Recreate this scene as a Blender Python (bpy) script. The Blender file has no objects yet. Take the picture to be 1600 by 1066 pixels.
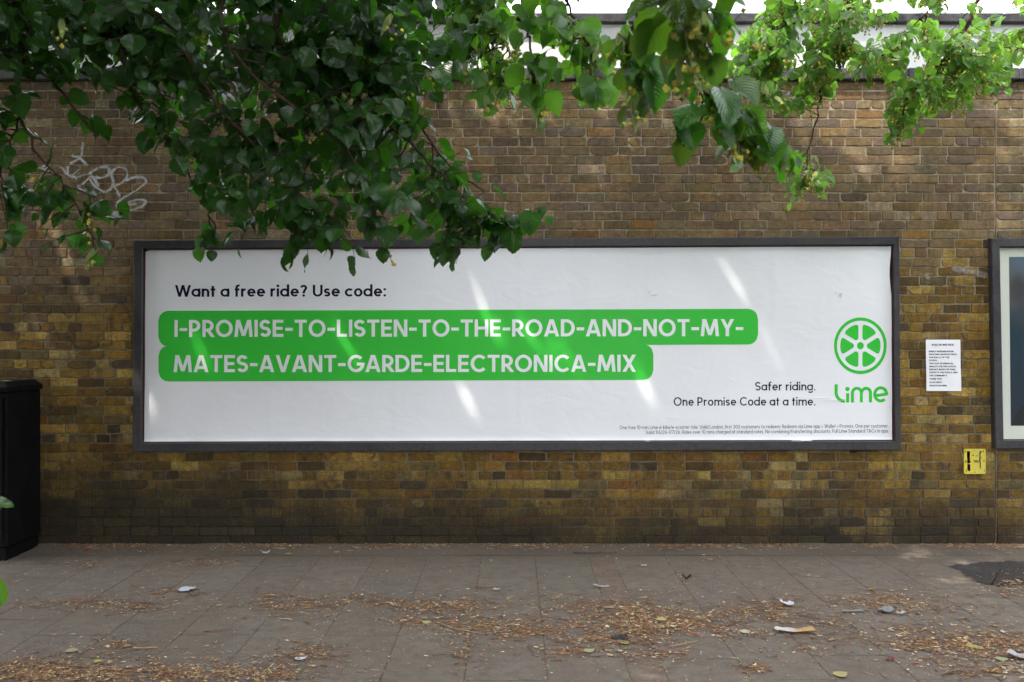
import bpy, math, random
import numpy as np
from mathutils import Vector, Matrix, noise as mnoise

rnd = random.Random(11)
nrng = np.random.default_rng(5)
R = math.radians
SC = bpy.context.scene
C = SC.collection

# ------------------------------------------------------------------ camera
F = 1344.0            # focal length in photo pixels (photo 1600 x 1066)
CAMZ, CAMD = 1.661, 7.0
cam = bpy.data.cameras.new('camera')
cam.sensor_width = 36.0
cam.lens = 36.0 * F / 1600.0
cam.clip_end = 2000.0
cam.clip_start = 0.05
cam.dof.use_dof = True
cam.dof.focus_distance = 6.6
cam.dof.aperture_fstop = 7.0
camo = bpy.data.objects.new('camera', cam)
camo.location = (0, -CAMD, CAMZ)
camo.rotation_euler = (R(90), 0, 0)
C.objects.link(camo)
SC.camera = camo

# ------------------------------------------------------------------ world + sun
SUN = Vector((-0.42, -0.30, 0.86)).normalized()
el = math.asin(SUN.z)
rot = math.atan2(SUN.x, SUN.y)
w = bpy.data.worlds.new('World')
SC.world = w
w.use_nodes = True
nt = w.node_tree
nt.nodes.clear()
wo = nt.nodes.new('ShaderNodeOutputWorld')
bg = nt.nodes.new('ShaderNodeBackground')
sky = nt.nodes.new('ShaderNodeTexSky')
sky.sky_type = 'NISHITA'
sky.sun_disc = False
sky.sun_elevation = el
sky.sun_rotation = rot
sky.air_density = 1.0
sky.dust_density = 2.5
sky.ozone_density = 1.0
bg.inputs['Strength'].default_value = 0.15
tc = nt.nodes.new('ShaderNodeTexCoord')
nz = nt.nodes.new('ShaderNodeTexNoise')
nz.inputs['Scale'].default_value = 2.2
nz.inputs['Detail'].default_value = 6.0
rmp = nt.nodes.new('ShaderNodeValToRGB')
rmp.color_ramp.elements[0].position = 0.30
rmp.color_ramp.elements[1].position = 0.55
rmp.color_ramp.elements[0].color = (0.45, 0.45, 0.45, 1)
rmp.color_ramp.elements[1].color = (0.95, 0.95, 0.95, 1)
mx = nt.nodes.new('ShaderNodeMix')
mx.data_type = 'RGBA'
mx.inputs['B'].default_value = (9.0, 9.2, 9.8, 1)      # bright thin cloud
nt.links.new(tc.outputs['Generated'], nz.inputs['Vector'])
nt.links.new(nz.outputs['Fac'], rmp.inputs['Fac'])
nt.links.new(rmp.outputs['Color'], mx.inputs['Factor'])
nt.links.new(sky.outputs['Color'], mx.inputs['A'])
nt.links.new(mx.outputs['Result'], bg.inputs['Color'])
nt.links.new(bg.outputs['Background'], wo.inputs['Surface'])

sl = bpy.data.lights.new('sun', 'SUN')
sl.energy = 2.1
sl.angle = R(0.8)
sl.color = (1.0, 0.94, 0.85)
so = bpy.data.objects.new('sun', sl)
so.rotation_euler = SUN.to_track_quat('Z', 'Y').to_euler()
so.location = (-6, -6, 14)
C.objects.link(so)

SC.view_settings.view_transform = 'Standard'
SC.view_settings.look = 'None'
SC.view_settings.gamma = 1.0
SC.view_settings.exposure = 2.3

# ------------------------------------------------------------------ helpers
def P(px, py, d):
    """photo pixel at depth d metres -> world point"""
    return Vector(((px - 800.0) / F * d, -CAMD + d, CAMZ - (py - 533.0) / F * d))

def WX(px): return (px - 800.0) / 192.0
def WZ(py): return CAMZ - (py - 533.0) / 192.0
def G(px, py):
    d = F * CAMZ / (py - 533.0)
    return ((px - 800.0) / F * d, -CAMD + d)

def tag(o, label=None, cat=None, group=None, kind=None):
    if label: o['label'] = label
    if cat: o['category'] = cat
    if group: o['group'] = group
    if kind: o['kind'] = kind
    return o

def empty(name, loc=(0, 0, 0)):
    o = bpy.data.objects.new(name, None)
    o.location = loc
    o.empty_display_size = 0.2
    C.objects.link(o)
    return o

def link(name, me, parent=None):
    o = bpy.data.objects.new(name, me)
    C.objects.link(o)
    if parent is not None:
        o.parent = parent
        # mesh data are in world coordinates: cancel the parent chain
        off = Vector((0, 0, 0)); p = parent
        while p is not None:
            off += Vector(p.location); p = p.parent
        o.location = -off
    return o

class MB:
    """collects polygons; keeps a colour and a vector attribute per vertex"""
    def __init__(s):
        s.v = []; s.f = []; s.col = []; s.mi = []; s.cur = (1, 1, 1); s.m = 0; s.sm = []; s.smooth = False
    def vert(s, p):
        s.v.append((p[0], p[1], p[2])); s.col.append(s.cur); return len(s.v) - 1
    def face(s, idx):
        s.f.append(tuple(idx)); s.mi.append(s.m); s.sm.append(s.smooth)
    def poly(s, pts):
        s.face([s.vert(p) for p in pts])
    def box(s, a, b, bev=0.0):
        x0, y0, z0 = a; x1, y1, z1 = b
        if bev <= 0:
            vs = [s.vert(p) for p in ((x0,y0,z0),(x1,y0,z0),(x1,y1,z0),(x0,y1,z0),(x0,y0,z1),(x1,y0,z1),(x1,y1,z1),(x0,y1,z1))]
            for q in ((0,3,2,1),(4,5,6,7),(0,1,5,4),(1,2,6,5),(2,3,7,6),(3,0,4,7)):
                s.face([vs[i] for i in q])
            return
        # chamfered box
        c = Vector(((x0+x1)/2,(y0+y1)/2,(z0+z1)/2)); h = Vector(((x1-x0)/2,(y1-y0)/2,(z1-z0)/2))
        b_ = min(bev, h.x*.49, h.y*.49, h.z*.49)
        V = {}
        for sx in (-1,1):
            for sy in (-1,1):
                for sz in (-1,1):
                    V[sx,sy,sz,0] = s.vert((c.x+sx*h.x, c.y+sy*(h.y-b_), c.z+sz*(h.z-b_)))
                    V[sx,sy,sz,1] = s.vert((c.x+sx*(h.x-b_), c.y+sy*h.y, c.z+sz*(h.z-b_)))
                    V[sx,sy,sz,2] = s.vert((c.x+sx*(h.x-b_), c.y+sy*(h.y-b_), c.z+sz*h.z))
        def q(l, flip):
            s.face(l[::-1] if flip else l)
        for k in (-1,1):
            q([V[k,-1,-1,0],V[k,1,-1,0],V[k,1,1,0],V[k,-1,1,0]], k<0)
            q([V[-1,k,-1,1],V[1,k,-1,1],V[1,k,1,1],V[-1,k,1,1]], k>0)
            q([V[-1,-1,k,2],V[1,-1,k,2],V[1,1,k,2],V[-1,1,k,2]], k<0)
        for i in (-1,1):
            for j in (-1,1):
                q([V[i,j,-1,0],V[i,j,1,0],V[i,j,1,1],V[i,j,-1,1]], i*j<0)
                q([V[i,-1,j,0],V[i,1,j,0],V[i,1,j,2],V[i,-1,j,2]], i*j>0)
                q([V[-1,i,j,1],V[1,i,j,1],V[1,i,j,2],V[-1,i,j,2]], i*j<0)
                for k in (-1,1):
                    q([V[i,j,k,0],V[i,j,k,1],V[i,j,k,2]], i*j*k<0)
    def tube(s, pts, rad, n=6, cap=True):
        pts = [Vector(p) for p in pts]
        if not hasattr(rad, '__len__'): rad = [rad]*len(pts)
        up = Vector((0.3,0.2,1)); rings = []
        for i, p in enumerate(pts):
            t = (pts[min(i+1,len(pts)-1)] - pts[max(i-1,0)])
            if t.length < 1e-9: t = Vector((0,0,1))
            t.normalize()
            a = t.cross(up)
            if a.length < 1e-4: a = t.cross(Vector((1,0,0)))
            a.normalize(); b = t.cross(a)
            rings.append([s.vert(p + (a*math.cos(2*math.pi*k/n) + b*math.sin(2*math.pi*k/n))*rad[i]) for k in range(n)])
        for i in range(len(rings)-1):
            for k in range(n):
                s.face((rings[i][k], rings[i+1][k], rings[i+1][(k+1)%n], rings[i][(k+1)%n]))
        if cap:
            s.face(rings[0]); s.face(rings[-1][::-1])
    def cyl(s, c, axis, r, l, n=16):
        c = Vector(c); a = Vector(axis).normalized()
        s.tube([c - a*l/2, c + a*l/2], r, n)
    def build(s, name, mats, parent=None, smooth=False):
        me = bpy.data.meshes.new(name)
        me.from_pydata(s.v, [], s.f)
        if not isinstance(mats, (list, tuple)): mats = [mats]
        for m in mats: me.materials.append(m)
        me.polygons.foreach_set('material_index', s.mi)
        me.polygons.foreach_set('use_smooth', [smooth or q for q in s.sm])
        at = me.attributes.new('tint', 'FLOAT_COLOR', 'POINT')
        a = np.ones((len(s.v), 4), dtype=np.float32)
        a[:, :3] = np.array(s.col, dtype=np.float32)
        at.data.foreach_set('color', a.ravel())
        me.update()
        return link(name, me, parent)

def np_mesh(name, V, Fq, mats, parent=None, tint=None, luv=None, smooth=True):
    """V (n,3), Fq (m,k) index array of equal-sided polygons"""
    me = bpy.data.meshes.new(name)
    n, m, k = len(V), len(Fq), Fq.shape[1]
    me.vertices.add(n); me.loops.add(m*k); me.polygons.add(m)
    me.vertices.foreach_set('co', np.ascontiguousarray(V, dtype=np.float32).ravel())
    me.loops.foreach_set('vertex_index', Fq.astype(np.int32).ravel())
    me.polygons.foreach_set('loop_start', np.arange(0, m*k, k, dtype=np.int32))
    me.polygons.foreach_set('loop_total', np.full(m, k, dtype=np.int32))
    me.polygons.foreach_set('use_smooth', np.full(m, smooth, dtype=bool))
    if not isinstance(mats, (list, tuple)): mats = [mats]
    for q in mats: me.materials.append(q)
    if tint is not None:
        a = np.ones((n, 4), dtype=np.float32); a[:, :3] = tint
        me.attributes.new('tint', 'FLOAT_COLOR', 'POINT').data.foreach_set('color', a.ravel())
    if luv is not None:
        a = np.zeros((n, 3), dtype=np.float32); a[:, :2] = luv
        me.attributes.new('luv', 'FLOAT_VECTOR', 'POINT').data.foreach_set('vector', a.ravel())
    me.update(calc_edges=True)
    me.validate()
    return link(name, me, parent)

# ------------------------------------------------------------------ materials
class NT:
    def __init__(s, name):
        s.m = bpy.data.materials.new(name); s.m.use_nodes = True
        s.t = s.m.node_tree; s.t.nodes.clear()
        s.out = s.n('ShaderNodeOutputMaterial')
    def n(s, t, **kw):
        x = s.t.nodes.new(t)
        for k, v in kw.items(): setattr(x, k, v)
        return x
    def put(s, sock, v):
        if isinstance(v, bpy.types.NodeSocket): s.t.links.new(v, sock)
        elif isinstance(v, (tuple, list)) and len(v) == 3 and sock.type == 'RGBA': sock.default_value = (*v, 1)
        else: sock.default_value = v
    def math(s, op, a, b=None, c=None, clamp=False):
        x = s.n('ShaderNodeMath', operation=op); x.use_clamp = clamp
        s.put(x.inputs[0], a)
        if b is not None: s.put(x.inputs[1], b)
        if c is not None: s.put(x.inputs[2], c)
        return x.outputs[0]
    def mix(s, fac, a, b, blend='MIX'):
        x = s.n('ShaderNodeMix', data_type='RGBA', blend_type=blend)
        s.put(x.inputs['Factor'], fac); s.put(x.inputs['A'], a); s.put(x.inputs['B'], b)
        return x.outputs['Result']
    def noise(s, vec, scale, detail=4.0, rough=0.55, dist=0.0):
        x = s.n('ShaderNodeTexNoise'); s.put(x.inputs['Vector'], vec)
        x.inputs['Scale'].default_value = scale; x.inputs['Detail'].default_value = detail
        x.inputs['Roughness'].default_value = rough; x.inputs['Distortion'].default_value = dist
        return x.outputs['Fac']
    def vor(s, vec, scale):
        x = s.n('ShaderNodeTexVoronoi'); s.put(x.inputs['Vector'], vec); x.inputs['Scale'].default_value = scale
        return x.outputs['Distance']
    def ramp(s, fac, lo, hi, a=0.0, b=1.0):
        x = s.n('ShaderNodeMapRange'); x.clamp = True
        s.put(x.inputs['Value'], fac)
        x.inputs['From Min'].default_value = lo; x.inputs['From Max'].default_value = hi
        x.inputs['To Min'].default_value = a; x.inputs['To Max'].default_value = b
        return x.outputs['Result']
    def pos(s, scale=(1,1,1)):
        g = s.n('ShaderNodeNewGeometry')
        if scale == (1,1,1): return g.outputs['Position']
        x = s.n('ShaderNodeMapping'); s.put(x.inputs['Vector'], g.outputs['Position']); x.inputs['Scale'].default_value = scale
        return x.outputs['Vector']
    def xyz(s, v):
        x = s.n('ShaderNodeSeparateXYZ'); s.put(x.inputs[0], v); return x.outputs
    def attr(s, name, out='Color'):
        x = s.n('ShaderNodeAttribute', attribute_name=name); return x.outputs[out]
    def bump(s, h, strength=0.5, dist=0.01, normal=None):
        x = s.n('ShaderNodeBump'); s.put(x.inputs['Height'], h)
        x.inputs['Strength'].default_value = strength; x.inputs['Distance'].default_value = dist
        if normal is not None: s.put(x.inputs['Normal'], normal)
        return x.outputs['Normal']
    def bsdf(s, color, rough=0.8, spec=0.3, normal=None, metal=0.0, coat=0.0, alpha=None):
        x = s.n('ShaderNodeBsdfPrincipled')
        s.put(x.inputs['Base Color'], color); s.put(x.inputs['Roughness'], rough)
        x.inputs['Specular IOR Level'].default_value = spec; x.inputs['Metallic'].default_value = metal
        x.inputs['Coat Weight'].default_value = coat
        if normal is not None: s.put(x.inputs['Normal'], normal)
        if alpha is not None: s.put(x.inputs['Alpha'], alpha)
        return x
    def done(s, sh):
        s.t.links.new(sh.outputs[0] if not isinstance(sh, bpy.types.NodeSocket) else sh, s.out.inputs['Surface']); return s.m

def m_simple(name, col, rough=0.6, spec=0.4, nscale=40, var=0.2, bump=0.15, metal=0.0, dirt=None):
    t = NT(name); p = t.pos()
    n1 = t.noise(p, nscale, 5); n2 = t.noise(p, nscale*0.12, 3)
    c = t.mix(t.ramp(n1, .3, .7, 0, 1), tuple(x*(1-var) for x in col), tuple(min(1, x*(1+var)) for x in col))
    c = t.mix(t.ramp(n2, .4, .75, 0, .6), c, dirt if dirt else tuple(x*(1-var*1.5) for x in col))
    return t.done(t.bsdf(c, t.ramp(n2, .3, .7, rough*.8, min(1, rough*1.2)), spec, t.bump(n1, bump, .004), metal))

def m_brick():
    t = NT('stock_brick'); p = t.pos(); z = t.xyz(p)[2]; x = t.xyz(p)[0]
    col = t.attr('tint')
    fine = t.noise(p, 75, 7, .78); mid = t.noise(p, 22, 6, .70); big = t.noise(p, 1.3, 5, .6)
    blot = t.noise(p, 8.5, 5, .62, .6)
    pits = t.vor(p, 95)
    streak = t.noise(t.pos((9, 1, .55)), 2.6, 6, .7)
    drip = t.noise(t.pos((34, 1, 1.3)), 2.0, 5, .7)
    c = t.mix(t.ramp(mid, .34, .64, 0, .9), col, t.mix(1.0, col, (.50, .44, .40), 'MULTIPLY'))
    c = t.mix(t.ramp(fine, .48, .66, 0, .85), c, t.mix(1.0, c, (1.75, 1.68, 1.55), 'MULTIPLY'))
    c = t.mix(t.ramp(fine, .46, .34, 0, .6), c, t.mix(1.0, c, (.45, .42, .40), 'MULTIPLY'))
    # burnt and sooty blotches that run over the single bricks
    low = t.ramp(z, 1.4, 2.5, 1.0, .42)
    c = t.mix(t.math('MULTIPLY', t.ramp(blot, .53, .68, 0, .78), low), c, (.042, .033, .030))
    c = t.mix(t.math('MULTIPLY', t.ramp(t.noise(p, 6.1, 5, .6, .4), .58, .72, 0, .5), low), c, (.30, .21, .075))
    c = t.mix(t.ramp(drip, .52, .72, 0, .42), c, (.055, .045, .032))
    c = t.mix(t.ramp(t.math('MULTIPLY', streak, big), .25, .42, 0, .62), c, (.058, .048, .034))
    tone = t.noise(p, 2.6, 4, .6)
    c = t.mix(t.ramp(tone, .36, .64, .0, .5), c, t.mix(1.0, c, (.55, .54, .52), 'MULTIPLY'))
    # lime bloom
    c = t.mix(t.math('MULTIPLY', t.ramp(t.noise(p, 5.5, 6, .74), .60, .72), t.ramp(z, 0.05, .9, .75, .22)), c, (.36, .33, .29))
    # damp, algae and road dirt at the foot of the wall, an uneven tide line
    tide = t.math('ADD', z, t.math('MULTIPLY', t.math('SUBTRACT', t.noise(t.pos((1.2, 1, 1)), 1.7, 6, .72), .5), .7))
    tide = t.math('ADD', tide, t.math('MULTIPLY', t.math('SUBTRACT', drip, .5), .55))
    tide = t.math('ADD', tide, t.ramp(x, -3.6, .6, -.28, 0.0))
    c = t.mix(t.math('MULTIPLY', t.ramp(tide, .06, .70, .98, 0.0), t.ramp(fine, .42, .66, 1.0, .86)), c, (.018, .0150, .009))
    h = t.math('ADD', t.math('MULTIPLY', fine, .6), t.math('MULTIPLY', mid, 1.0))
    h = t.math('SUBTRACT', h, t.math('MULTIPLY', t.ramp(pits, .0, .2, 1, 0), .45))
    return t.done(t.bsdf(c, t.ramp(mid, .2, .8, .78, .95), .22, t.bump(h, 1.0, .010)))

def m_mortar():
    t = NT('lime_mortar'); p = t.pos(); z = t.xyz(p)[2]; x = t.xyz(p)[0]
    n = t.noise(p, 70, 6, .7); b = t.noise(p, 1.6, 5, .6)
    c = t.mix(t.ramp(n, .3, .7), (.28, .235, .16), (.43, .37, .265))
    zz = t.math('ADD', z, t.math('MULTIPLY', t.math('SUBTRACT', b, .5), 2.0))
    c = t.mix(t.ramp(zz, 1.5, 2.8, .62, 0.0), c, (.12, .096, .056))
    c = t.mix(t.ramp(t.noise(t.pos((6, 1, .7)), 2.0, 6, .65), .50, .70, 0, .7), c, (.075, .064, .045))
    c = t.mix(t.ramp(t.noise(p, 11, 4, .6), .52, .66, 0, .6), c, (.07, .06, .042))
    tide = t.math('ADD', z, t.math('MULTIPLY', t.math('SUBTRACT', t.noise(t.pos((1.2, 1, 1)), 1.7, 6, .72), .5), .7))
    tide = t.math('ADD', tide, t.ramp(x, -3.6, .6, -.28, 0.0))
    c = t.mix(t.ramp(tide, .0, .75, .96, 0.0), c, (.013, .011, .008))
    return t.done(t.bsdf(c, .95, .15, t.bump(n, .8, .006)))

def m_paper(name, col, spec=.45):
    t = NT(name); p = t.pos()
    n = t.noise(t.pos((1.6, 1, 2.6)), 2.4, 4, .5, 1.2); fine = t.noise(p, 16, 4, .6)
    crease = t.noise(t.pos((2.2, 1, .55)), 3.1, 3, .45, .7)
    ridge = t.math('ABSOLUTE', t.math('SUBTRACT', crease, .5))
    h = t.math('ADD', t.math('MULTIPLY', n, 1.0), t.math('MULTIPLY', t.ramp(ridge, 0, .035, 1, 0), .05))
    h = t.math('ADD', h, t.math('MULTIPLY', fine, .03))
    dirt = t.ramp(t.noise(p, 1.1, 5, .6), .5, .8, 0, .16)
    c = t.mix(dirt, col, tuple(x*.72 for x in col))
    return t.done(t.bsdf(c, t.ramp(n, .3, .7, .34, .48), spec, t.bump(h, .20, .02)))

def m_leaf(name, dark, light, trans, tfac=0.38, rough=.36):
    t = NT(name)
    luv = t.xyz(t.attr('luv', 'Vector')); u, v = luv[0], luv[1]
    au = t.math('ABSOLUTE', u)
    ph = t.math('FRACT', t.math('MULTIPLY', t.math('SUBTRACT', v, t.math('MULTIPLY', au, .42)), 8.5))
    vein = t.ramp(t.math('ABSOLUTE', t.math('SUBTRACT', ph, .5)), .0, .13, 1, 0)
    mid = t.ramp(au, .0, .055, 1, 0)
    vv = t.math('MAXIMUM', vein, mid)
    p = t.pos()
    tint = t.attr('tint')
    n = t.noise(p, 30, 3)
    c = t.mix(t.ramp(n, .3, .7), dark, light)
    c = t.mix(1.0, c, tint, 'MULTIPLY')
    c = t.mix(t.math('MULTIPLY', vv, .35), c, t.mix(1.0, light, (1.5, 1.35, 1.6), 'MULTIPLY'))
    g = t.n('ShaderNodeNewGeometry')
    c = t.mix(t.math('MULTIPLY', g.outputs['Backfacing'], .55), c, t.mix(1.0, c, (1.5, 1.4, 1.7), 'MULTIPLY'))
    hh = t.math('SUBTRACT', t.ramp(t.math('ABSOLUTE', t.math('SUBTRACT', ph, .5)), 0, .5, 0, 1), mid)
    nb = t.bump(hh, .5, .004)
    b = t.bsdf(c, rough, .42, nb)
    tr = t.n('ShaderNodeBsdfTranslucent')
    t.put(tr.inputs['Color'], t.mix(1.0, t.mix(t.math('MULTIPLY', vv, .35), trans, tuple(q*.5 for q in trans)), tint, 'MULTIPLY'))
    ms = t.n('ShaderNodeMixShader'); ms.inputs[0].default_value = tfac
    t.t.links.new(b.outputs[0], ms.inputs[1]); t.t.links.new(tr.outputs[0], ms.inputs[2])
    return t.done(ms.outputs[0])

def m_bark(name='bark', col=(.05, .038, .026)):
    t = NT(name); n = t.noise(t.pos((1, 1, .25)), 60, 6, .7); b = t.noise(t.pos(), 6, 3)
    c = t.mix(t.ramp(n, .3, .7), tuple(x*.5 for x in col), tuple(x*1.6 for x in col))
    c = t.mix(t.ramp(b, .5, .8, 0, .5), c, (.06, .07, .035))
    return t.done(t.bsdf(c, .9, .2, t.bump(n, .8, .02)))

def m_slab():
    t = NT('paving_slab'); p = t.pos(); tint = t.attr('tint')
    grit = t.noise(p, 240, 4, .75); mid = t.noise(p, 12, 6, .65); big = t.noise(p, 1.4, 5, .6)
    agg = t.vor(p, 320)
    c = t.mix(t.ramp(grit, .35, .7), (.090, .073, .058), (.160, .134, .108))
    c = t.mix(1.0, c, tint, 'MULTIPLY')
    c = t.mix(t.ramp(agg, .0, .25, .35, 0), c, (.30, .28, .25))
    c = t.mix(t.ramp(mid, .46, .68, 0, .6), c, (.062, .050, .040))
    c = t.mix(t.ramp(t.noise(p, 4.2, 6, .68, .5), .52, .68, 0, .55), c, (.066, .052, .040))
    c = t.mix(t.ramp(big, .45, .7, 0, .55), c, (.095, .072, .050))
    c = t.mix(t.ramp(t.noise(p, 34, 5, .7), .52, .72, 0, .5), c, (.075, .055, .038))
    c = t.mix(t.ramp(t.vor(t.pos((1, 1, 1)), 5.2), .0, .05, .8, 0), c, (.05, .046, .042))        # gum and oil spots
    c = t.mix(t.ramp(t.noise(p, 3.3, 6, .7), .66, .78, 0, .35), c, (.33, .31, .28))              # worn pale patches
    yy = t.math('ADD', t.xyz(p)[1], t.math('MULTIPLY', t.math('SUBTRACT', t.noise(p, 5, 6, .7), .5), .55))
    c = t.mix(t.ramp(yy, -.62, -.22, 0, .75), c, (.075, .058, .040))          # earth washed out from the wall
    c = t.mix(t.ramp(t.noise(p, 85, 5, .75), .56, .70, 0, .55), c, (.26, .235, .20))
    h = t.math('ADD', t.math('MULTIPLY', grit, .4), t.math('MULTIPLY', mid, .6))
    return t.done(t.bsdf(c, t.ramp(big, .3, .7, .72, .9), .3, t.bump(h, .45, .006)))

def m_ground(name, a, b, scale=30, rough=.9, bump=.6):
    t = NT(name); p = t.pos()
    n = t.noise(p, scale, 6, .7); g = t.noise(p, scale*7, 3, .7); k = t.noise(p, 1.2, 5)
    c = t.mix(t.ramp(n, .3, .7), a, b); c = t.mix(t.ramp(g, .55, .75, 0, .5), c, tuple(min(1, x*1.8) for x in b))
    c = t.mix(t.ramp(k, .45, .75, 0, .5), c, tuple(x*.7 for x in a))
    return t.done(t.bsdf(c, rough, .25, t.bump(t.math('ADD', n, g), bump, .008)))

def m_tinted(name, rough=.75, spec=.25, trans=0.0):
    t = NT(name); n = t.noise(t.pos(), 120, 4)
    c = t.mix(t.ramp(n, .3, .7, 0, .5), t.attr('tint'), t.mix(1.0, t.attr('tint'), (.6, .55, .5), 'MULTIPLY'))
    return t.done(t.bsdf(c, rough, spec, t.bump(n, .4, .003)))

def m_spray(name, col, lo=.25, hi=.75, op=.8):
    t = NT(name); v = t.xyz(t.attr('luv', 'Vector'))[0]
    n = t.noise(t.pos(), 55, 6, .75); n2 = t.noise(t.pos(), 9, 3)
    e = t.math('SUBTRACT', 1.0, t.math('ABSOLUTE', v))
    a = t.math('MULTIPLY', t.ramp(e, .0, .65), t.ramp(n, lo, hi, .25, 1))
    a = t.math('MULTIPLY', t.math('MULTIPLY', a, t.ramp(n2, .3, .6, .5, 1)), op)
    return t.done(t.bsdf(col, .7, .3, None, alpha=a))

M = {}
M['brick'] = m_brick(); M['mortar'] = m_mortar()
M['paper'] = m_paper('poster_paper', (.84, .85, .87))
M['green'] = m_paper('poster_green', (.044, .54, .050), .2)
M['onwhite'] = m_paper('poster_lettering_white', (.82, .85, .85))
M['ink'] = m_paper('poster_ink', (.008, .006, .030), .12)
M['frame'] = m_simple('grey_painted_metal', (.026, .025, .028), .5, .4, 30, .5, .35, dirt=(.060, .054, .050))
M['lip'] = m_simple('oxide_red_edge', (.05, .010, .012), .6, .3, 40)
M['coping'] = m_simple('dark_coping_stone', (.062, .060, .064), .8, .3, 25, .4, .5, dirt=(.03, .028, .026))
M['render'] = m_simple('white_painted_render', (.74, .74, .73), .85, .25, 18, .06, .25, dirt=(.55, .54, .50))
M['slab'] = m_slab()
M['joint'] = m_ground('sandy_joint_dirt', (.072, .059, .046), (.128, .103, .076), 60)
M['asphalt'] = m_ground('asphalt', (.030, .029, .030), (.055, .053, .053), 90)
M['patch'] = m_ground('old_asphalt', (.022, .020, .019), (.045, .040, .036), 60)
M['kerb'] = m_ground('kerb_concrete', (.2, .19, .17), (.28, .27, .25), 40)
M['earth'] = m_ground('open_ground', (.07, .065, .05), (.12, .11, .09), 5)
M['litter'] = m_tinted('dry_litter')
M['scrap'] = m_tinted('paper_scrap', .7, .25)
M['black'] = m_simple('black_cabinet_paint', (.0035, .0035, .004), .6, .06, 50, .4, .12, dirt=(.006, .0055, .005))
M['steel'] = m_simple('dull_steel', (.25, .25, .25), .45, .5, 60, .2, .1, metal=.8)
M['leaf'] = m_leaf('lime_leaf_shade_toned', (.009, .030, .006), (.020, .056, .010), (.055, .21, .007), .36, .26)  # leaf colour darkened to carry the shade of the left bough
M['leaf2'] = m_leaf('lime_leaf_mid_toned', (.018, .058, .009), (.042, .108, .016), (.18, .46, .022), .46, .28)  # same leaf, colour set between the shaded and sunlit copies
M['leaf4'] = m_leaf('lime_leaf_sun_toned', (.042, .105, .014), (.085, .19, .028), (.24, .52, .042), .44, .34)  # same leaf, colour lightened to carry the sunlight on the right bough
M['leaf3'] = m_leaf('lime_leaf_crown', (.03, .08, .015), (.05, .12, .022), (.07, .18, .02), .25)
M['bract'] = m_leaf('lime_bract', (.17, .23, .065), (.24, .29, .095), (.30, .38, .11), .45, .5)
M['flower'] = m_tinted('lime_blossom', .8, .2)
M['bark'] = m_bark(); M['twig'] = m_bark('twig_bark', (.045, .026, .017))
M['rust'] = m_simple('rusty_joint_filler', (.12, .075, .040), .9, .15, 30, .5, .4, dirt=(.20, .165, .11))
M['yellow'] = m_simple('yellow_enamel', (.62, .50, .035), .45, .4, 60, .15, .15, dirt=(.42, .37, .12))
M['blackpaint'] = m_simple('black_paint', (.02, .018, .016), .6, .3, 90, .5, .2)
M['white_spray'] = m_spray('white_spray_paint', (.66, .65, .64), .25, .62, .85)
M['dark_spray'] = m_spray('faded_dark_spray_paint', (.028, .025, .030), .3, .7, .62)
M['violet_spray'] = m_spray('faded_violet_spray_paint', (.075, .06, .095), .4, .7, .6)

# ------------------------------------------------------------------ ground
def sheet(name, x0, x1, y0, y1, z, mat, n=1):
    b = MB()
    b.poly(((x0, y0, z), (x1, y0, z), (x1, y1, z), (x0, y1, z)))
    return tag(b.build(name, mat), kind='structure')
sheet('ground', -400, 400, -400, 400, -0.16, M['earth'])
sheet('road', -40, 40, -15.0, -5.95, -0.135, M['asphalt'])
b = MB()
x = -14.0
while x < 14:
    b.cur = (rnd.uniform(.85, 1.1),)*3
    b.box((x + .004, -5.95, -.15), (x + .911, -5.80, .0), .012); x += .915
tag(b.build('kerb', M['kerb']), kind='structure')
sheet('pavement_bed', -14, 14, -5.80, .35, -0.0016, M['joint'])
# slabs, laid in columns that run away from the wall, with a narrow reddish filler column
b = MB()
cols = []
xe = .585
while xe > -9: cols.append((xe - .41, xe, False)); xe -= .41
cols.append((.585, .768, True))
xe = .768
while xe < 9: cols.append((xe, xe + .405, False)); xe += .405
for ci, (xa, xb, fill) in enumerate(sorted(cols)):
    off = (ci % 2) * .30 + rnd.uniform(-.03, .03)
    y = -.34 - (.61 - off if off > .05 else 0)
    ys = [-.335 - rnd.uniform(0, .02)]
    yy = -.335 - .61 + off
    if fill: yy = -.335 - .2
    while yy > -5.8:
        ys.append(yy); yy -= (.205 if fill else .61)
    ys.append(-5.795)
    for ya, yb in zip(ys[:-1], ys[1:]):
        if ya - yb < .05: continue
        g = rnd.uniform(.90, 1.06)
        b.cur = (g*1.03, g*.88, g*.82) if fill else (g*rnd.uniform(.98, 1.03), g, g*rnd.uniform(.96, 1.02))
        dz = rnd.uniform(-.0007, .0010)
        j = .0042
        v0 = len(b.v)
        b.box((xa + j, yb + j, -.05), (xb - j, ya - j, .0 + dz), .002)
        tx, ty = rnd.uniform(-.002, .002), rnd.uniform(-.0015, .0015)
        for i in range(v0, len(b.v)):
            vx, vy, vz = b.v[i]
            b.v[i] = (vx, vy, vz + (vx - (xa+xb)/2)*tx + (vy - (ya+yb)/2)*ty)
tag(b.build('pavement', M['slab']), kind='structure')
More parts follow.
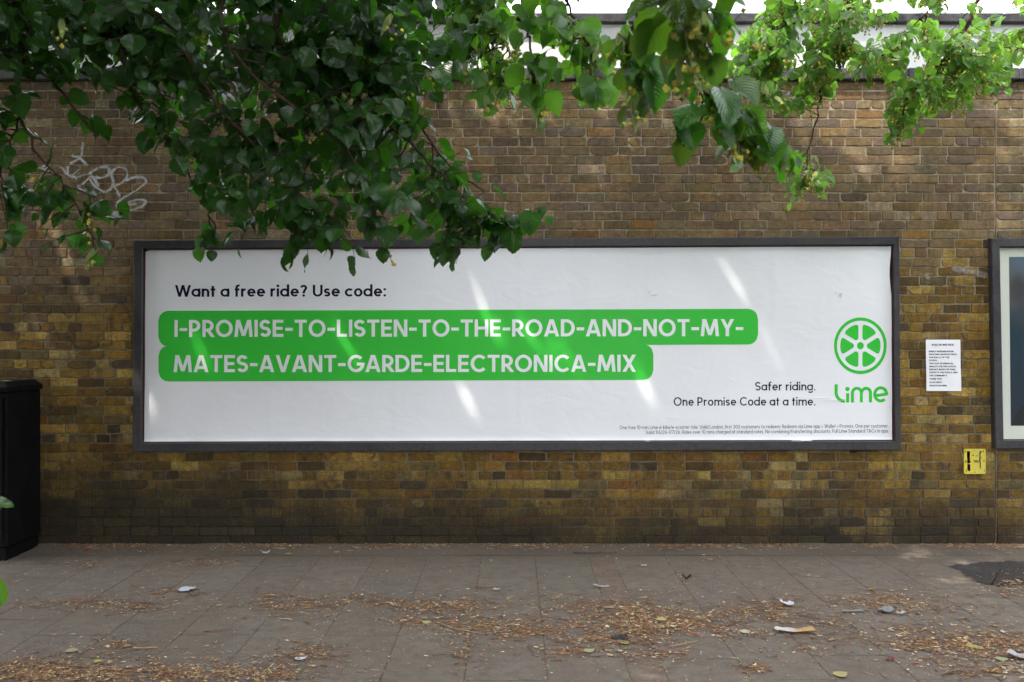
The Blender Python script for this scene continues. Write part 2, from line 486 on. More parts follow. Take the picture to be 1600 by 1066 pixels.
# rough mortar haunch along the foot of the wall
xs = np.linspace(-9, 9, 240); ysn = np.linspace(-.335, .0, 7)
V = []; 
for yv in ysn:
    for xv in xs:
        n = mnoise.noise(Vector((xv*3.1, yv*9, 2.2)))
        V.append((xv, yv + (.012*mnoise.noise(Vector((xv*5, 3, yv))) if yv < -.3 else 0), .001 + .010*(yv+.335)/.335 + .005*n + (.016*max(0, mnoise.noise(Vector((xv*2.3, 1, 5))) + .3*mnoise.noise(Vector((xv*9, 2, 5)))) if yv > -.06 else 0)))
nx = len(xs); Fq = np.array([[r*nx+c, r*nx+c+1, (r+1)*nx+c+1, (r+1)*nx+c] for r in range(6) for c in range(nx-1)])
tag(np_mesh('wall_foot_strip', np.array(V), Fq, M['joint']), kind='structure')
# dark asphalt reinstatement, right
pts = []
for px, py in ((1482,884),(1540,879),(1600,877),(1680,876),(1720,900),(1640,914),(1570,917),(1536,913),(1512,900)):
    gx, gy = G(px, py); pts.append((gx, gy, .0075))
b = MB(); dense = []
for i in range(len(pts)):
    a = Vector(pts[i]); c = Vector(pts[(i+1) % len(pts)])
    for k in range(14):
        q = a.lerp(c, k/14); dense.append((q.x + rnd.uniform(-.022, .022), q.y + rnd.uniform(-.022, .022), .0024))
b.poly(dense[::-1])
o = tag(b.build('asphalt_patch', M['patch']), kind='structure')

# ------------------------------------------------------------------ brick wall
WALL_X0, WALL_X1, COURSE, NC = -7.6, 7.6, .0755, 50
WTOP = COURSE * NC
JOINTX = WX(1556)
def lower_zone(x, z):
    n = mnoise.noise(Vector((x*.9, 3.3, z*1.2)))*.9 + mnoise.noise(Vector((x*2.7, 1.3, z*3)))*.4
    return 1/(1 + math.exp((z - 2.05 - .28*n - (.25 if x > 3 else 0))*6.5))
UP = [((.200,.150,.092), 6), ((.180,.137,.088), 5), ((.165,.132,.098), 2.0), ((.225,.160,.085), 2.4), ((.215,.138,.072), .35), ((.135,.103,.068), 1.5), ((.175,.138,.118), .9), ((.235,.185,.120), 1.2), ((.30,.255,.18), .8)]
LO = [((.235,.160,.052), 5), ((.195,.128,.042), 4), ((.315,.230,.085), 2.8), ((.160,.105,.042), 4), ((.110,.078,.040), 2.4), ((.105,.088,.075), 1.0), ((.35,.27,.11), .7), ((.205,.11,.045), .6), ((.07,.052,.034), 1.0), ((.18,.145,.095), 1.2), ((.34,.29,.19), .9), ((.30,.225,.09), 1.6), ((.44,.33,.15), 1.0)]
def pick(L):
    t = sum(q for _, q in L); r = rnd.uniform(0, t)
    for c, q in L:
        r -= q
        if r <= 0: return c
    return L[-1][0]
root = empty('brick_wall', (0, 0, 0))
tag(root, 'long old yellow and brown stock brick wall behind the pavement', 'wall')
b = MB()
def add_brick(x0, x1, z0, z1, z_c):
    l = lower_zone((x0+x1)/2, z_c)
    c = pick(LO) if rnd.random() < l else pick(UP)
    c = (c[0]*(1.14*l + 1.12*(1-l)), c[1]*(1.03*l + 1.06*(1-l)), c[2]*(.55*l + .90*(1-l)))
    g = rnd.uniform(.84, 1.14)
    b.cur = tuple(min(.6, q*g*rnd.uniform(.95, 1.05)) for q in c)
    yo = rnd.uniform(-.0028, .0028); ty = rnd.uniform(-.006, .006); tz = rnd.uniform(-.02, .02)
    cx, cz = (x0+x1)/2, (z0+z1)/2
    jit = .0015 if l < .5 else .0021
    nxs = 5 if x1 - x0 > .15 else 3
    base = [(x0 + (x1-x0)*k/nxs, z0) for k in range(nxs)] + [(x1, z0), (x1, (z0+z1)/2)] + [(x1 - (x1-x0)*k/nxs, z1) for k in range(nxs)] + [(x0, z1), (x0, (z0+z1)/2)]
    outer, inner, back = [], [], []
    chip = rnd.random() < .10
    for (vx, vz) in base:
        jx, jz = rnd.gauss(0, jit), rnd.gauss(0, jit)
        corner = (abs(vx-x0) < 1e-6 or abs(vx-x1) < 1e-6) and (abs(vz-z0) < 1e-6 or abs(vz-z1) < 1e-6)
        k = .0012 if corner else 0
        if chip and corner and rnd.random() < .5: k = .012
        vx2 = vx + jx + (k if vx < cx else -k); vz2 = vz + jz + (k if vz < cz else -k)*.8
        yv = yo + (vx2-cx)*ty + (vz2-cz)*tz
        bev = .0024 + abs(rnd.gauss(0, .0012))
        ix = vx2 + (bev if vx2 < cx else -bev)*(1 if abs(vx2-cx) > .02 else 0)
        iz = vz2 + (bev if vz2 < cz else -bev)*(1 if abs(vz2-cz) > .01 else 0)
        outer.append(b.vert((vx2, yv + .003, vz2))); inner.append(b.vert((ix, yv, iz))); back.append(b.vert((vx2, .022, vz2)))
    n = len(base)
    b.face(inner)
    for i in range(n):
        j = (i+1) % n
        b.face((outer[i], outer[j], inner[j], inner[i])); b.face((back[i], back[j], outer[j], outer[i]))
for ci in range(NC):
    hdr = ci % 4 == 3
    zo = rnd.uniform(-.0015, .0015)
    z0 = ci*COURSE + .0043 + zo; z1 = (ci+1)*COURSE - .0043 + zo
    for seg0, seg1 in ((WALL_X0, JOINTX - .007), (JOINTX + .007, WALL_X1)):
        x = seg0 - (.0 if seg0 > 0 else (.112 if ci % 2 else 0)) 
        first = True
        while x < seg1 - .03:
            if hdr: L = .1105 if rnd.random() > .12 else .226
            else: L = .226 if rnd.random() > .05 else .1105
            if first and seg0 > 0 and ci % 2 and not hdr: L = .1105
            first = False
            L *= rnd.uniform(.965, 1.03)
            if x + L > seg1 - .06: L = seg1 - x
            jw = rnd.uniform(.0030, .0054)
            add_brick(x + jw, x + L - jw, z0 + rnd.gauss(0, .001), z1 + rnd.gauss(0, .001), z0)
            x += L
o = b.build('brickwork', M['brick'], root)
# mortar bed as a gently uneven sheet a few millimetres behind the brick faces, then the body of the wall
b = MB()
b.cur = (1, 1, 1)
b.box((WALL_X0 - .1, .0062, -.2), (WALL_X1 + .1, .33, WTOP - .001))
b.build('mortar', M['mortar'], root)
b = MB()
xx = WALL_X0
while xx < WALL_X1:
    L = rnd.uniform(.88, .92)
    b.box((xx + .002, -.045, WTOP + .004), (min(xx + L - .002, WALL_X1), .42, WTOP + .098), .008); xx += L
b.build('coping', M['coping'], root)
b = MB(); pts = [(JOINTX + .004*math.sin(z*5) , .003, z) for z in np.linspace(0.0, WTOP, 60)]
b.tube(pts, .0048, 5); b.build('movement_joint', M['rust'], root)
# white rendered parapet set back over the coping
root2 = empty('parapet', (0, .2, WTOP + .1))
tag(root2, 'white painted rendered upper wall set back above the brick wall', 'wall')
b = MB(); b.box((WALL_X0, .16, WTOP + .0985), (WALL_X1, .40, WTOP + .52)); b.build('rendered_panel', M['render'], root2)
b = MB(); xx = WALL_X0
while xx < WALL_X1:
    L = rnd.uniform(.88, .92)
    b.box((xx + .002, .105, WTOP + .5205), (min(xx + L - .002, WALL_X1), .46, WTOP + .60), .008); xx += L
b.build('coping', M['coping'], root2)

# ---- paint on the wall
def ribbon_np(paths, width, y):
    V = []; Fq = []; L = []
    for pi, path in enumerate(paths):
        pts = [Vector((WX(px), 0, WZ(py))) for px, py in path]
        # smooth with Catmull-Rom
        dense = []
        for i in range(len(pts)-1):
            p0 = pts[max(i-1, 0)]; p1 = pts[i]; p2 = pts[i+1]; p3 = pts[min(i+2, len(pts)-1)]
            for k in range(6):
                t = k/6
                dense.append(.5*((2*p1) + (-p0+p2)*t + (2*p0-5*p1+4*p2-p3)*t*t + (-p0+3*p1-3*p2+p3)*t**3))
        dense.append(pts[-1])
        base = len(V); wj = width if not isinstance(width, (list, tuple)) else width[pi]
        for i, p in enumerate(dense):
            tt = dense[min(i+1, len(dense)-1)] - dense[max(i-1, 0)]
            if tt.length < 1e-6: tt = Vector((1, 0, 0))
            tt.normalize(); nn = Vector((-tt.z, 0, tt.x))
            ww = wj*(.75 + .5*mnoise.noise(p*14))
            for k in (-1, -.33, .33, 1):
                q = p + nn*ww*k; V.append((q.x, y - pi*.00025, q.z)); L.append((k, 0))
        for i in range(len(dense)-1):
            for k in range(3):
                a = base + i*4 + k; Fq.append((a, a+1, a+5, a+4))
    return np.array(V), np.array(Fq), np.array(L)
def Z4(L): return [(50 + x*.125, 210 + y*.125) for x, y in L]
gp = [Z4(q) for q in (
 [(640,100),(625,250),(608,300)], [(500,265),(560,285),(625,292)], [(478,368),(540,335),(610,300)], [(605,295),(650,345),(692,388)],
 [(80,430),(150,400),(210,385),(180,450),(165,520)], [(90,420),(170,440),(220,470)],
 [(350,405),(390,430),(450,500),(520,545)], [(455,400),(450,500)], [(600,435),(530,495),(510,520),(560,545)],
 [(545,560),(640,512),(745,502),(690,575),(612,640),(580,645),(620,692),(725,716)],
 [(715,505),(780,450),(880,412),(965,430),(960,505),(880,545),(780,540),(728,525)],
 [(730,560),(770,630),(850,690),(920,718),(990,680),(1022,600),(1000,500),(1012,445)], [(758,540),(800,590),(842,650)],
 [(990,490),(1060,420),(1140,418),(1195,470),(1185,550),(1120,610),(1040,648),(1060,700),(1105,778)],
 [(1180,580),(1260,545),(1380,540),(1435,590),(1380,650),(1280,722),(1160,790),(1080,850),(1058,900),(1120,945),(1250,948),(1380,900),(1430,838),(1330,820),(1220,850),(1200,885),(1310,868)],
 [(800,0),(800,40)])]
V, Fq, L = ribbon_np(gp, .021, -.0045)
o = np_mesh('graffiti_tag', V, Fq, M['white_spray'], root, luv=L); o['label'] = 'looping white spray paint tag on the brickwork'
def Z6(L): return [(1400 + x*.178, 370 + y*.178) for x, y in L]
M['worn_spray'] = m_spray('worn_white_spray_paint', (.55, .54, .52), .35, .7, .55)
V, Fq, L = ribbon_np([Z6([(490,275),(600,300),(700,315),(800,350)]), Z6([(250,330),(290,375)])], [.036, .03], -.0045)
o = np_mesh('white_paint_smear', V, Fq, M['worn_spray'], root, luv=L)
V, Fq, L = ribbon_np([Z6([(470,420),(540,430),(610,445)]), Z6([(480,380),(510,445)]), Z6([(680,360),(800,378)])], [.022, .02, .012], -.0048)
o = np_mesh('black_paint_smear', V, Fq, M['dark_spray'], root, luv=L)
def Z5(L): return [(x*.2065, 380 + y*.2065) for x, y in L]
V, Fq, L = ribbon_np([Z5([(850,760),(840,600),(860,500),(910,455),(960,500),(1000,640),(1005,760)]), Z5([(380,600),(430,680),(460,740)]), Z5([(520,700),(560,760),(610,800)]),
   Z5([(330,340),(440,350),(540,330)]), Z5([(560,800),(700,790),(860,760)]), Z5([(460,480),(520,560),(610,490),(640,500)])], [.022, .018, .018, .03, .028, .014], -.0044)
o = np_mesh('dark_scribble', V, Fq, M['dark_spray'], root, luv=L)
V, Fq, L = ribbon_np([Z5([(40,480),(60,520),(40,640),(120,680),(190,690)]), Z5([(330,440),(440,436)]), Z5([(150,430),(190,420)]), Z5([(380,740),(440,770)])], [.03, .012, .02, .03], -.0042)
o = np_mesh('violet_scribble', V, Fq, M['violet_spray'], root, luv=L)

# ------------------------------------------------------------------ stroke lettering
def arc(cx, cy, rx, ry, a0, a1, n=None):
    n = n or max(4, int(abs(a1-a0)/15))
    return [(cx + rx*math.cos(R(a0 + (a1-a0)*i/n)), cy + ry*math.sin(R(a0 + (a1-a0)*i/n))) for i in range(n+1)]
def glyph(ch, w):
    """returns (advance width, list of paths); cap height 1, pen width w; '*' first marks a diagonal clipped to the line"""
    h = w/2; X = .70; T = 1.04
    def bowl(cx, y0=0, y1=X, rx=None, a0=0, a1=360):
        rx = rx or .30 - h*.6
        return arc(cx, (y0+y1)/2, rx, (y1-y0)/2 - h, a0, a1, 22)
    if ch == ' ': return .20, []
    if ch == 'I': return w, [[(h,0),(h,1)]]
    if ch == 'L': return .54, [[(h,1),(h,h),(.54,h)]]
    if ch == 'T': return .64, [[(0,1-h),(.64,1-h)], [(.32,0),(.32,1-w)]]
    if ch == 'E': return .57, [[(.57,1-h),(h,1-h),(h,h),(.57,h)], [(w,.5),(.53,.5)]]
    if ch == 'F': return .55, [[(.55,1-h),(h,1-h),(h,0)], [(w,.48),(.5,.48)]]
    if ch == 'H': return .72, [[(h,0),(h,1)], [(.72-h,0),(.72-h,1)], [(w,.5),(.72-w,.5)]]
    if ch in 'PRB':
        ym = .40 if ch != 'B' else .52
        r = (1-h-ym)/2; xc = .60 - h - r
        pa = [[(h,0),(h,1-h),(xc,1-h)] + arc(xc, ym + r, r, r, 90, -90, 12)[1:] + [(w,ym)]]
        if ch == 'R': pa.append(['*', (.30,ym-h*.2),(.60-h*.4,0)])
        if ch == 'B':
            r2 = (ym-h)/2; pa.append([(h,h),(.60-h-r2,h)] + arc(.62-h-r2, h+r2, r2, r2, -90, 90, 12))
        return .61, pa
    if ch == 'D': return .74, [[(h,h),(h,1-h),(.30,1-h)] + arc(.30,.5,.74-h-.30,.5-h,90,-90,18)[1:] + [(h,h)]]
    if ch == 'O': return .90, [arc(.45,.5,.45-h,.51-h,0,360,30)]
    if ch == 'C': return .80, [arc(.45,.5,.45-h,.51-h,42,318,24)]
    if ch == 'G': return .86, [arc(.45,.5,.45-h,.51-h,42,355,26) + [(.86-h,.47),(.50,.47)]]
    if ch == 'S':
        r = (1-2*h)/4
        return .60, [arc(.30,1-h-r,.30-h,r,25,270,16) + arc(.30,h+r,.30-h,r,90,-155,16)[1:]]
    if ch == 'U': return .70, [[(h,1),(h,.35)] + arc(.35,.35,.35-h,.35-h,180,360,14)[1:] + [(.70-h,1)]]
    if ch == 'A': return .78, [['*',(h*.9,0),(.39-h*.25,1)], ['*',(.78-h*.9,0),(.39+h*.25,1)], [(.19,.27),(.59,.27)]]
    if ch == 'V': return .76, [['*',(h*.9,1),(.38-h*.2,0)], ['*',(.76-h*.9,1),(.38+h*.2,0)]]
    if ch == 'W': return 1.12, [['*',(h*.9,1),(.32,0)], ['*',(.56,1),(.32,0)], ['*',(.56,1),(.80,0)], ['*',(1.12-h*.9,1),(.80,0)]]
    if ch == 'M': return .96, [['*',(h*.9,0),(.17,1)], ['*',(.19,1),(.48,.06)], ['*',(.77,1),(.48,.06)], ['*',(.96-h*.9,0),(.79,1)]]
    if ch == 'N': return .72, [[(h,0),(h,1)], [(.72-h,0),(.72-h,1)], ['*',(h*1.25,1),(.72-h*1.25,0)]]
    if ch == 'K': return .66, [[(h,0),(h,1)], ['*',(.16,.42),(.64-h*.8,1)], ['*',(.27,.52),(.66-h*.8,0)]]
    if ch == 'X': return .70, [['*',(h,0),(.70-h,1)], ['*',(h,1),(.70-h,0)]]
    if ch == 'Y': return .70, [['*',(h,1),(.35,.43)], ['*',(.70-h,1),(.35,.43)], [(.35,0),(.35,.46)]]
    if ch == 'Q': return .90, [arc(.45,.5,.45-h,.51-h,0,360,30), [(.6,.25),(.85,.0)]]
    if ch == 'a': return .60, [bowl(.29), [(.60-h,0),(.60-h,X)]]
    if ch == 'b': return .62, [[(h,0),(h,T)], bowl(.33)]
    if ch == 'c': return .53, [bowl(.30, a0=45, a1=315)]
    if ch == 'd': return .62, [bowl(.29), [(.62-h,0),(.62-h,T)]]
    if ch == 'e': return .60, [[(w*.9,X*.5)] + [(.60-h,X*.5)] + arc(.30,X/2,.30-h,X/2-h,8,318,22)]
    if ch == 'f': return .36, [arc(.14+.17,T-h-.15,.17,.15,75,180,8) + [(.14,0)], [(0,X-h),(.34,X-h)]]
    if ch == 'g': return .61, [bowl(.29), [(.61-h,X),(.61-h,-.10)] + arc(.32,-.06,.29-h,.20-h*.5,-8,-150,10)]
    if ch == 'h': return .56, [[(h,0),(h,T)], arc(.28,X-h-.22+.0,.28-h,.22,180,0,12) + [(.56-h,0)]]
    if ch == 'i': return w*1.1, [[(h,0),(h,X)], ['o',(h,.92,h*1.25)]]
    if ch == 'k': return .50, [[(h,0),(h,T)], [(.14,.30),(.48-h*.5,X)], [(.22,.40),(.50-h*.5,0)]]
    if ch == 'l': return w, [[(h,0),(h,T)]]
    if ch == 'm': return .92, [[(h,0),(h,X)], arc(.27,X-h-.20,.27-h,.20,180,0,10) + [(.54-h,0)], arc(.54-h+.19+h*.2,X-h-.20,.19,.20,180,0,10) + [(.92-h,0)]]
    if ch == 'n': return .55, [[(h,0),(h,X)], arc(.275,X-h-.22,.275-h,.22,180,0,12) + [(.55-h,0)]]
    if ch == 'o': return .62, [arc(.31,X/2,.31-h,X/2-h+.01,0,360,24)]
    if ch == 'p': return .62, [[(h,-.28),(h,X)], bowl(.33)]
    if ch == 'q': return .62, [bowl(.29), [(.62-h,-.28),(.62-h,X)]]
    if ch == 'r': return .36, [[(h,0),(h,X)], arc(.30,X-h-.22,.30-h,.22,180,80,8)]
    if ch == 's':
        r = (X-2*h)/4
        return .46, [arc(.23,X-h-r,.23-h,r,25,270,14) + arc(.23,h+r,.23-h,r,90,-155,14)[1:]]
    if ch == 't': return .36, [[(.16,0),(.16,.92)], [(0,X-h),(.34,X-h)]]
    if ch == 'u': return .55, [[(h,X),(h,.28)] + arc(.275,.28,.275-h,.28-h,180,360,12)[1:] + [(.55-h,X)]]
    if ch == 'v': return .54, [[(h*.9,X),(.27,h*.7)], [(.54-h*.9,X),(.27,h*.7)]]
    if ch == 'w': return .80, [[(h*.9,X),(.23,h)], [(.40,X),(.23,h)], [(.40,X),(.57,h)], [(.80-h*.9,X),(.57,h)]]
    if ch == 'y': return .54, [[(h*.9,X),(.27,h*.7)], [(.54-h*.9,X),(.16,-.28)]]
    if ch == '.': return w*1.15, [['o',(h*1.15,h*1.1,h*1.15)]]
    if ch == ',': return w*1.15, [[(h*1.2,h*1.6),(h*.5,-.10)]]
    if ch == ':': return w*1.15, [['o',(h*1.15,h*1.1,h*1.15)], ['o',(h*1.15,X-h*1.1,h*1.15)]]
    if ch == '-': return .40, [[(.0,.44),(.40,.44)]]
    if ch == '–': return .5, [[(.0,.42),(.5,.42)]]
    if ch == '/': return .36, [[(.03,-.06),(.33,1.04)]]
    if ch == '?': return .52, [arc(.25,.74,.25-h,.26-h,170,-55,14) + [(.25,.36),(.25,.27)], ['o',(.25,h*1.1,h*1.2)]]
    if ch == '>': return .46, [[(.05,.58),(.40,.36),(.05,.14)]]
    if ch == '(': return .26, [arc(.45,.45,.38,.6,130,230,8)]
    if ch == ')': return .26, [arc(-.19,.45,.38,.6,50,-50,8)]
    if ch == '&': return .76, [[(.72,h*.5),(.20,.68)] + arc(.34,.80,.16,.2-h,200,-20,10) + [(.14,.40)] + arc(.31,.26,.27-h,.26-h,150,320,10) + [(.70,.48)]]
    if ch == '0': return .66, [arc(.33,.5,.33-h,.51-h,0,360,24)]
    if ch == '1': return .32, [[(.02,.80),(.32-h,1-h*.5),(.32-h,0)]]
    if ch == '2': return .60, [arc(.30,.72,.28-h,.28-h,165,-25,14) + [(h,h),(.60,h)]]
    if ch == '3': return .60, [arc(.29,.74,.27-h,.26-h,150,-90,14), arc(.29,.27,.30-h,.27-h,90,-150,14)]
    if ch == '6': return .62, [arc(.31,.31,.31-h,.31-h,0,360,20), [(.10,.45),(.42,1)]]
    if ch == '7': return .58, [[(0,1-h),(.58-h,1-h),(.16,0)]]
    return .5, []
def stroke_quads(b, pts, w, to3, clip=None):
    """mitred ribbon along pts (2-D), mapped to 3-D by to3"""
    n = len(pts)
    closed = (abs(pts[0][0]-pts[-1][0]) + abs(pts[0][1]-pts[-1][1])) < 1e-6 and n > 3
    if closed: pts = pts[:-1]; n -= 1
    L, Rr = [], []
    for i in range(n):
        p = Vector(pts[i])
        a = Vector(pts[i-1]) if (i > 0 or closed) else None
        c = Vector(pts[(i+1) % n]) if (i < n-1 or closed) else None
        d1 = (p - a).normalized() if a is not None else None
        d2 = (c - p).normalized() if c is not None else None
        if d1 is None: d1 = d2
        if d2 is None: d2 = d1
        n1 = Vector((-d1.y, d1.x)); n2 = Vector((-d2.y, d2.x)); m = (n1 + n2)
        m = m.normalized() if m.length > 1e-6 else n1
        k = w/2/max(.35, m.dot(n1))
        q1, q2 = p + m*k, p - m*k
        L.append(q1); Rr.append(q2)
    ids = [(b.vert(to3(l)), b.vert(to3(r))) for l, r in zip(L, Rr)]
    for i in range(n if closed else n-1):
        j = (i+1) % n
        b.face((ids[i][0], ids[i][1], ids[j][1], ids[j][0]))
def write(b, s, px0, px1, base, cap, pen, surf, slope=0.0, eps=.0, trk=.11):
    """lay the string between px0 and px1 on the baseline (photo px on the wall plane)"""
    gl = [glyph(c, pen) for c in s]
    nat = sum(g[0] for g in gl)
    sx = ((px1-px0)/cap - trk*(len(s)-1))/nat; track = trk/sx
    x = 0; cnt = 0
    for (adv, paths) in gl:
        for pth in paths:
            e = eps + (cnt % 5)*.00006; cnt += 1
            def to3(q, e=e, x=x, c=False):
                px = px0 + (x + q[0])*cap*sx; py = base - q[1]*cap + slope*(px - px0)
                return surf(px, py, e)
            if pth[0] == 'o':
                cx, cy, r = pth[1]
                b.poly([to3((cx + r*math.cos(2*math.pi*k/14), cy + r*math.sin(2*math.pi*k/14))) for k in range(14)][::-1]); continue
            if pth[0] == '*':
                # diagonal with ends cut flat on the line it meets
                p0, p1 = Vector(pth[1]), Vector(pth[2]); d = p1 - p0
                hw = pen/2/abs(d.normalized().y)
                b.poly([to3((p0.x-hw, p0.y)), to3((p0.x+hw, p0.y)), to3((p1.x+hw, p1.y)), to3((p1.x-hw, p1.y))]); continue
            stroke_quads(b, pth, pen, to3)
        x += adv + track

# ------------------------------------------------------------------ framed boards on the wall
def frame_mesh(name, outer, inner, parent, y0=-.004, y1=-.062, mat=None):
    """four mitred bars between two pixel quads (TL,TR,BR,BL)"""
    b = MB(); b.cur = (1, 1, 1)
    O = [(WX(px), WZ(py)) for px, py in outer]; I = [(WX(px), WZ(py)) for px, py in inner]
    for i in range(4):
        j = (i+1) % 4
        o0, o1, i0, i1 = map(lambda q: Vector((q[0], q[1])), (O[i], O[j], I[i], I[j]))
        gap = .0012
        d = (o1 - o0).normalized()*gap
        o0 = o0 + d; i0 = i0 + d; o1 = o1 - d; i1 = i1 - d
        def mixp(a, c, t): return a*(1-t) + c*t
        prof = [(0, y0), (0, y1 + .006), (.07, y1), (.93, y1), (1, y1 + .006), (1, y0)]
        ring0 = [b.vert((mixp(o0, i0, t).x, y, mixp(o0, i0, t).y)) for t, y in prof]
        ring1 = [b.vert((mixp(o1, i1, t).x, y, mixp(o1, i1, t).y)) for t, y in prof]
        for k in range(len(prof)-1):
            b.face((ring0[k], ring1[k], ring1[k+1], ring0[k+1]))
        b.face(ring0[::-1]); b.face(ring1)
        b.face((ring0[0], ring0[-1], ring1[-1], ring1[0]))
    return b.build(name, mat or M['frame'], parent)

bb = empty('billboard', (0, 0, WZ(690)))
tag(bb, 'wide grey framed billboard with a white and green ride code advert', 'billboard')
frame_mesh('frame', [(214,377),(1400,371),(1403,702),(212,705)], [(228,390),(1391,384),(1394,688),(226,691)], bb)
frame_mesh('inner_lip', [(227.4,389.4),(1391.6,383.4),(1394.6,688.6),(225.4,691.6)], [(229.6,391.6),(1389.4,385.6),(1392.4,686.4),(227.6,689.4)], bb, -.010, -.040, M['lip'])
b = MB(); b.box((WX(222), -.016, WZ(696)), (WX(1397), -.0035, WZ(381))); b.build('backing_board', M['blackpaint'], bb)
SEAMS = [WX(q) for q in (421, 615, 810, 1010, 1205)]
HS = WZ(538)
def paper_disp(x, z):
    d = .0045*mnoise.noise(Vector((x*1.3, 7.7, z*1.9))) + .0022*mnoise.noise(Vector((x*4.5, 1.7, z*3.2)))
    for s in SEAMS:
        d += .0009*min(1, max(0, (x - s)/.03 + .5))
        d += .0010*math.exp(-((x - s - .02)/.03)**2)*(.6 + .4*mnoise.noise(Vector((s, 0, z*3))))
    return d
def poster_surf(px, py, e=0.0):
    x, z = WX(px), WZ(py)
    return (x, -.024 - paper_disp(x, z) - e, z)
tl, tr, br, bl = (228.5,391),(1390,385.5),(1391.5,688.5),(227,691)
NXp, NZp = 300, 80
b = MB(); V = []
for j in range(NZp+1):
    v = j/NZp
    for i in range(NXp+1):
        u = i/NXp
        px = (tl[0]*(1-u)+tr[0]*u)*(1-v) + (bl[0]*(1-u)+br[0]*u)*v
        py = (tl[1]*(1-u)+tr[1]*u)*(1-v) + (bl[1]*(1-u)+br[1]*u)*v
        # torn, lifting margins
        n = mnoise.noise(Vector((px*.018, 3, 0))); n2 = mnoise.noise(Vector((px*.06, 9, 0)))
        lift = 0.0
        if v > .972:
            k = (v-.972)/.028; py -= k*k*max(0, 1.2*n + .8*n2 + .2); lift = k*k*(.010 + .009*n + .004*n2)
        if u > .985:
            k = (u-.985)/.015
            px -= k*k*max(0, 3.2*math.exp(-((v-.12)/.1)**2) + .6*mnoise.noise(Vector((v*9, 2, 0)))); lift = max(lift, k*k*.014*math.exp(-((v-.06)/.1)**2))
        if u < .006 and v < .06: lift = max(lift, .0); py += 4*(1-v/.06)*(1-u/.006)
        x, y, z = poster_surf(px, py)
        V.append((x, y - lift, z))
nx = NXp+1
Fq = np.array([[j*nx+i, (j+1)*nx+i, (j+1)*nx+i+1, j*nx+i+1] for j in range(NZp) for i in range(NXp)])
poster = np_mesh('poster', np.array(V), Fq, M['paper'], bb, tint=np.ones((len(V), 3)))
poster['label'] = 'white advertising sheet with green bands and dark lettering'
# green bands (rounded, cut into a grid so that they follow the paper)
def round_rect(px0, px1, py0, py1, r, slope=-.0033):
    pts = []
    for cx, cy, a in ((px1-r, py0+r, -90), (px1-r, py1-r, 0), (px0+r, py1-r, 90), (px0+r, py0+r, 180)):
        for k in range(9):
            t = R(a + 90*k/8); pts.append((cx + r*math.cos(t), cy + r*math.sin(t)))
    return pts
def band(b, px0, px1, py0, py1, r, e, slope=-.0033):
    # columns of quads following the rounded outline
    xs = list(np.linspace(px0, px0+r, 9)) + list(np.linspace(px0+r, px1-r, 120))[1:-1] + list(np.linspace(px1-r, px1, 9))
    rows = 8; prev = None
    for x in xs:
        if x < px0+r: dy = r - math.sqrt(max(0, r*r - (px0+r-x)**2))
        elif x > px1-r: dy = r - math.sqrt(max(0, r*r - (x-px1+r)**2))
        else: dy = 0
        cur = [b.vert(poster_surf(x, (py0+dy) + (py1-py0-2*dy)*k/rows + slope*(x-250), e)) for k in range(rows+1)]
        if prev:
            for k in range(rows): b.face((prev[k], prev[k+1], cur[k+1], cur[k]))
        prev = cur
b = MB(); b.smooth = True
band(b, 249.5, 1183, 486, 541.5, 16, .0012)
band(b, 249.5, 1020, 540.5, 596, 16, .0014)
b.build('green_band', M['green'], poster)
SL = -.0016
b = MB(); write(b, 'Want a free ride? Use code:', 275.5, 604, 464.2, 18.3, .168, poster_surf, SL, .0009); b.build('headline', M['ink'], poster)
b = MB()
write(b, 'I-PROMISE-TO-LISTEN-TO-THE-ROAD-AND-NOT-MY-', 274.5, 1160, 526.8, 26.6, .175, poster_surf, SL, .0022)
b.build('code_lettering', M['onwhite'], poster); b = MB()
write(b, 'MATES-AVANT-GARDE-ELECTRONICA-MIX', 273.5, 992.5, 581.6, 26.6, .175, poster_surf, SL*.6, .0024)
b.build('code_lettering', M['onwhite'], poster)
b = MB()
write(b, 'Safer riding.', 1178.5, 1272, 610, 13.2, .14, poster_surf, SL, .0009)
b.build('tagline', M['ink'], poster); b = MB()
write(b, 'One Promise Code at a time.', 1051.5, 1272, 633.8, 13.2, .14, poster_surf, SL*1.5, .0009)
b.build('tagline', M['ink'], poster)
b = MB()
write(b, 'One free 10-min Lime e-bike/e-scooter ride. Valid London, first 300 customers to redeem. Redeem via Lime app > Wallet > Promos. One per customer.', 967.5, 1386, 670.3, 5.5, .115, poster_surf, -.0066, .0009)
write(b, 'Valid 1/6/26–1/7/26. Rides over 10 mins charged at standard rates. No combining/transferring discounts. Full Lime Standard T&Cs in app.', 1008, 1386, 677.8, 5.5, .115, poster_surf, -.0066, .0009)
b.build('small_print', m_paper('grey_print', (.055, .055, .085), .12), poster)
